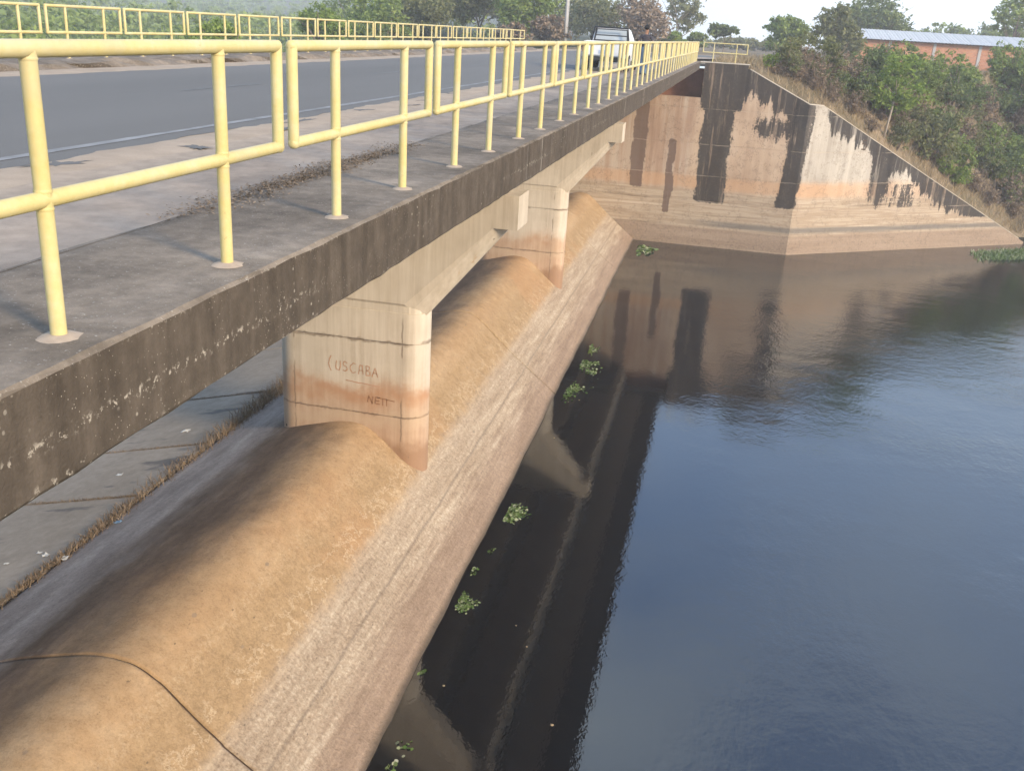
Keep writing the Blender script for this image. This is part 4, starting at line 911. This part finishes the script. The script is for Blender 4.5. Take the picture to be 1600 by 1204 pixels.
def person():
    p = at(1013, 108, 0, -3.05); base = (-3.25, 35.2, DECK); t = thing('person', 'person in dark top and blue trousers walking beside the pickup', 'person', base)
    me = bpy.data.meshes.new('body'); bm = bmesh.new(); L = bm.verts.layers.skin.verify()
    J = dict(pel=((0, 0, .86), .12), wai=((0, .01, 1.0), .115), che=((0, .0, 1.2), .135), nk=((0, .0, 1.36), .055), hd0=((0, .015, 1.43), .075), hd=((0, .02, 1.53), .085),
             shl=((-.17, 0, 1.29), .06), ell=((-.25, -.03, 1.05), .042), wrl=((-.22, .10, .86), .032), hal=((-.22, .14, .79), .035),
             shr=((.17, 0, 1.29), .06), elr=((.27, -.06, 1.08), .042), wrr=((.19, .13, 1.10), .032), har=((.14, .19, 1.13), .035),
             hil=((-.085, 0, .80), .09), knl=((-.09, .08, .46), .062), anl=((-.09, -.02, .09), .04), tol=((-.09, .13, .035), .035),
             hir=((.085, 0, .80), .09), knr=((.09, .0, .45), .062), anr=((.09, -.16, .09), .04), tor=((.09, -.03, .035), .035))
    Vt = {}
    for k, (c, r_) in J.items(): Vt[k] = bm.verts.new(c); Vt[k][L].radius = (r_, r_*.85)
    Vt['pel'][L].use_root = True
    for a_, b_ in ('pel wai', 'wai che', 'che nk', 'nk hd0', 'hd0 hd', 'che shl', 'shl ell', 'ell wrl', 'wrl hal', 'che shr', 'shr elr', 'elr wrr', 'wrr har', 'pel hil', 'hil knl', 'knl anl', 'anl tol', 'pel hir', 'hir knr', 'knr anr', 'anr tor') and [q.split() for q in ('pel wai', 'wai che', 'che nk', 'nk hd0', 'hd0 hd', 'che shl', 'shl ell', 'ell wrl', 'wrl hal', 'che shr', 'shr elr', 'elr wrr', 'wrr har', 'pel hil', 'hil knl', 'knl anl', 'anl tol', 'pel hir', 'hir knr', 'knr anr', 'anr tor')]:
        bm.edges.new((Vt[a_], Vt[b_]))
    bm.to_mesh(me); bm.free()
    mt = NT('person_colours'); tc = mt.n.new('ShaderNodeTexCoord'); sp = mt.n.new('ShaderNodeSeparateXYZ'); mt.l(tc.outputs['Object'], sp.inputs[0]); z = sp.outputs[2]; x = mt.math('ABSOLUTE', sp.outputs[0])
    c = mt.mix(mt.sm(z, .93, .95), (.10, .16, .24), (.055, .05, .058)); c = mt.mix(mt.sm(z, 1.345, 1.355), c, (.26, .15, .10)); c = mt.mix(mt.sm(z, .06, .05), c, (.03, .03, .03))
    c = mt.mix(mt.mul(mt.sm(x, .20, .205), mt.sm(z, 1.16, 1.15), mt.sm(z, .6, .62)), c, (.26, .15, .10))
    mt.done(c, .85, .2); me.materials.append(mt.m)
    o = link(bpy.data.objects.new('body', me), t); o.modifiers.new('skin', 'SKIN'); s_ = o.modifiers.new('sub', 'SUBSURF'); s_.levels = 2; s_.render_levels = 2
    bm = bmesh.new(); bmesh.ops.create_uvsphere(bm, u_segments=14, v_segments=10, radius=1)
    for v_ in bm.verts:
        v_.co = Vector((v_.co.x*.092, v_.co.y*.10-.005, v_.co.z*.085+1.575))
    bmesh.ops.delete(bm, geom=[v_ for v_ in bm.verts if v_.co.z < 1.54 and v_.co.y > .03], context='VERTS')
    me2 = bpy.data.meshes.new('hair'); bm.to_mesh(me2); bm.free(); me2.materials.append(M['tyre']); link(bpy.data.objects.new('hair', me2), t)
person()

pp = at(882, 70, 1, 92.0)
pole = thing('utility_pole', 'pale concrete utility pole standing beside the road past the bridge', 'pole', (pp[0], 92.0, 11.3))
M['polec'] = plain('pole_concrete', (.40, .39, .37), .9, .2, var=.15, scale=1.2)
MB().tube([(0, 0, -.2), (0, 0, 4), (0, 0, 9.4)], [.17, .145, .10], 10).build('shaft', M['polec'], pole, smooth=True, local=True)
MB().box(-.06, .06, -1.0, 1.0, 8.75, 8.87).build('crossarm', M['polec'], pole, local=True)
for y in (-.9, 0, .9): MB().tube([(0, y, 8.85), (0, y, 8.93), (0, y, 9.02)], [.04, .055, .03], 8).build('insulator', M['rim'], pole, local=True)
MB().tube([(.19, -.02, -.2), (.165, -.02, 5.0)], .035, 8).build('conduit', M['polec'], pole, smooth=True, local=True)
p2 = thing('utility_pole', 'pale concrete utility pole beyond the brick shed', 'pole', (62.0, 108.0, 11.3))
for c in [k for k in pole.children]:
    q = c.copy(); COL.objects.link(q); q.parent = p2
M['wire'] = plain('wire', (.06, .06, .06), .6, .3)
for y in (-.9, 0, .9):
    P0 = np.array([pp[0], 92+y, 20.3]); P1 = np.array([62., 108+y, 20.3]); pts = [tuple(P0*(1-t)+P1*t-np.array([0, 0, 4*1.5*t*(1-t)])) for t in np.linspace(0, 1, 24)]
    tag(MB().tube(pts, .014, 5, caps=False).build('power_wire', M['wire']), 'thin power wire sagging across the pale sky between the poles', 'wire', 'power wires over the road bend')

def brick_mat():
    t = NT('brick_wall'); n = t.n.new('ShaderNodeTexBrick'); mp = t.n.new('ShaderNodeCombineXYZ'); t.l(t.X, mp.inputs[0]); t.l(t.Z, mp.inputs[1]); t.l(mp.outputs[0], n.inputs[0])
    n.inputs['Scale'].default_value = 1; n.inputs['Brick Width'].default_value = .24; n.inputs['Row Height'].default_value = .14; n.inputs['Mortar Size'].default_value = .012
    n.inputs['Color1'].default_value = (.40, .155, .075, 1); n.inputs['Color2'].default_value = (.52, .23, .12, 1); n.inputs['Mortar'].default_value = (.36, .30, .25, 1)
    c = t.mix(t.sm(t.noise(.5, 5), .45, .7), n.outputs[0], (.50, .27, .16)); return t.done(c, .95, .1)
M['brick'] = brick_mat(); M['metal'] = plain('pale_metal_roof', (.52, .52, .50), .6, .4, .3, var=.06, scale=.6)
SX0, SX1, SY = 10.6, 46.0, 112.0
shed = thing('brick_shed', 'long low brick shed with pale corrugated metal roof above the bank', 'building', ((SX0+SX1)/2, SY, 11.2))
MB().box(SX0, SX1, SY, SY+.2, 11.2, 13.92).build('wall', M['brick'], shed); MB().box(SX0, SX0+.2, SY+.21, SY+13, 11.2, 14.0).build('wall', M['brick'], shed)
MB().box(SX1-.2, SX1, SY+.21, SY+13, 11.2, 14.0).build('wall', M['brick'], shed); MB().box(SX0+.21, SX1-.21, SY+12.8, SY+13, 11.2, 13.9).build('wall', M['brick'], shed)
for k in range(8): x = SX0+.02+k*4.45; MB().box(x, x+.28, SY-.05, SY+.24, 11.2, 13.95).build('pilaster', M['polec'], shed)
MB().box(SX0-.1, SX1+.1, SY-.35, SY-.25, 13.82, 13.93).build('eaves_beam', M['bark'], shed)
nsh = 36; wsh = (SX1-SX0+.8)/nsh; base_me = None
for side in (0, 1):
    for k in range(nsh):
        x0 = SX0-.4+k*wsh; m = 13; V = []
        yA, zA, yB, zB = (SY-.5, 13.94, SY+6.6, 15.02) if side == 0 else (SY+13.5, 13.94, SY+6.5, 15.02)
        for i in range(m):
            f = i/(m-1); dz = .03*math.cos(f*6.283*3); V += [(x0+f*(wsh+.03), yA, zA+dz+.004*(k % 2)), (x0+f*(wsh+.03), yB, zB+dz+.004*(k % 2))]
        MB().addm(V, [(2*i, 2*i+2, 2*i+3, 2*i+1) for i in range(m-1)]).build('roof_sheet', M['metal'], shed, smooth=True)

# ------------------------------------------------------------------ haze
hz = MB().box(-1540, 440, -420, 1560, -9, 62).build('haze', None); hz.data.materials.clear()
hm = bpy.data.materials.new('haze_air'); hm.use_nodes = True; ht = hm.node_tree; ht.nodes.clear()
ho = ht.nodes.new('ShaderNodeOutputMaterial'); hv = ht.nodes.new('ShaderNodeVolumePrincipled'); ht.links.new(hv.outputs[0], ho.inputs['Volume'])
hv.inputs['Color'].default_value = (1, 1, 1, 1); hv.inputs['Density'].default_value = .0011; hv.inputs['Anisotropy'].default_value = .2
hz.data.materials.append(hm); tag(hz, 'thin pale haze filling the air over the reservoir and valley', 'haze', kind='stuff')
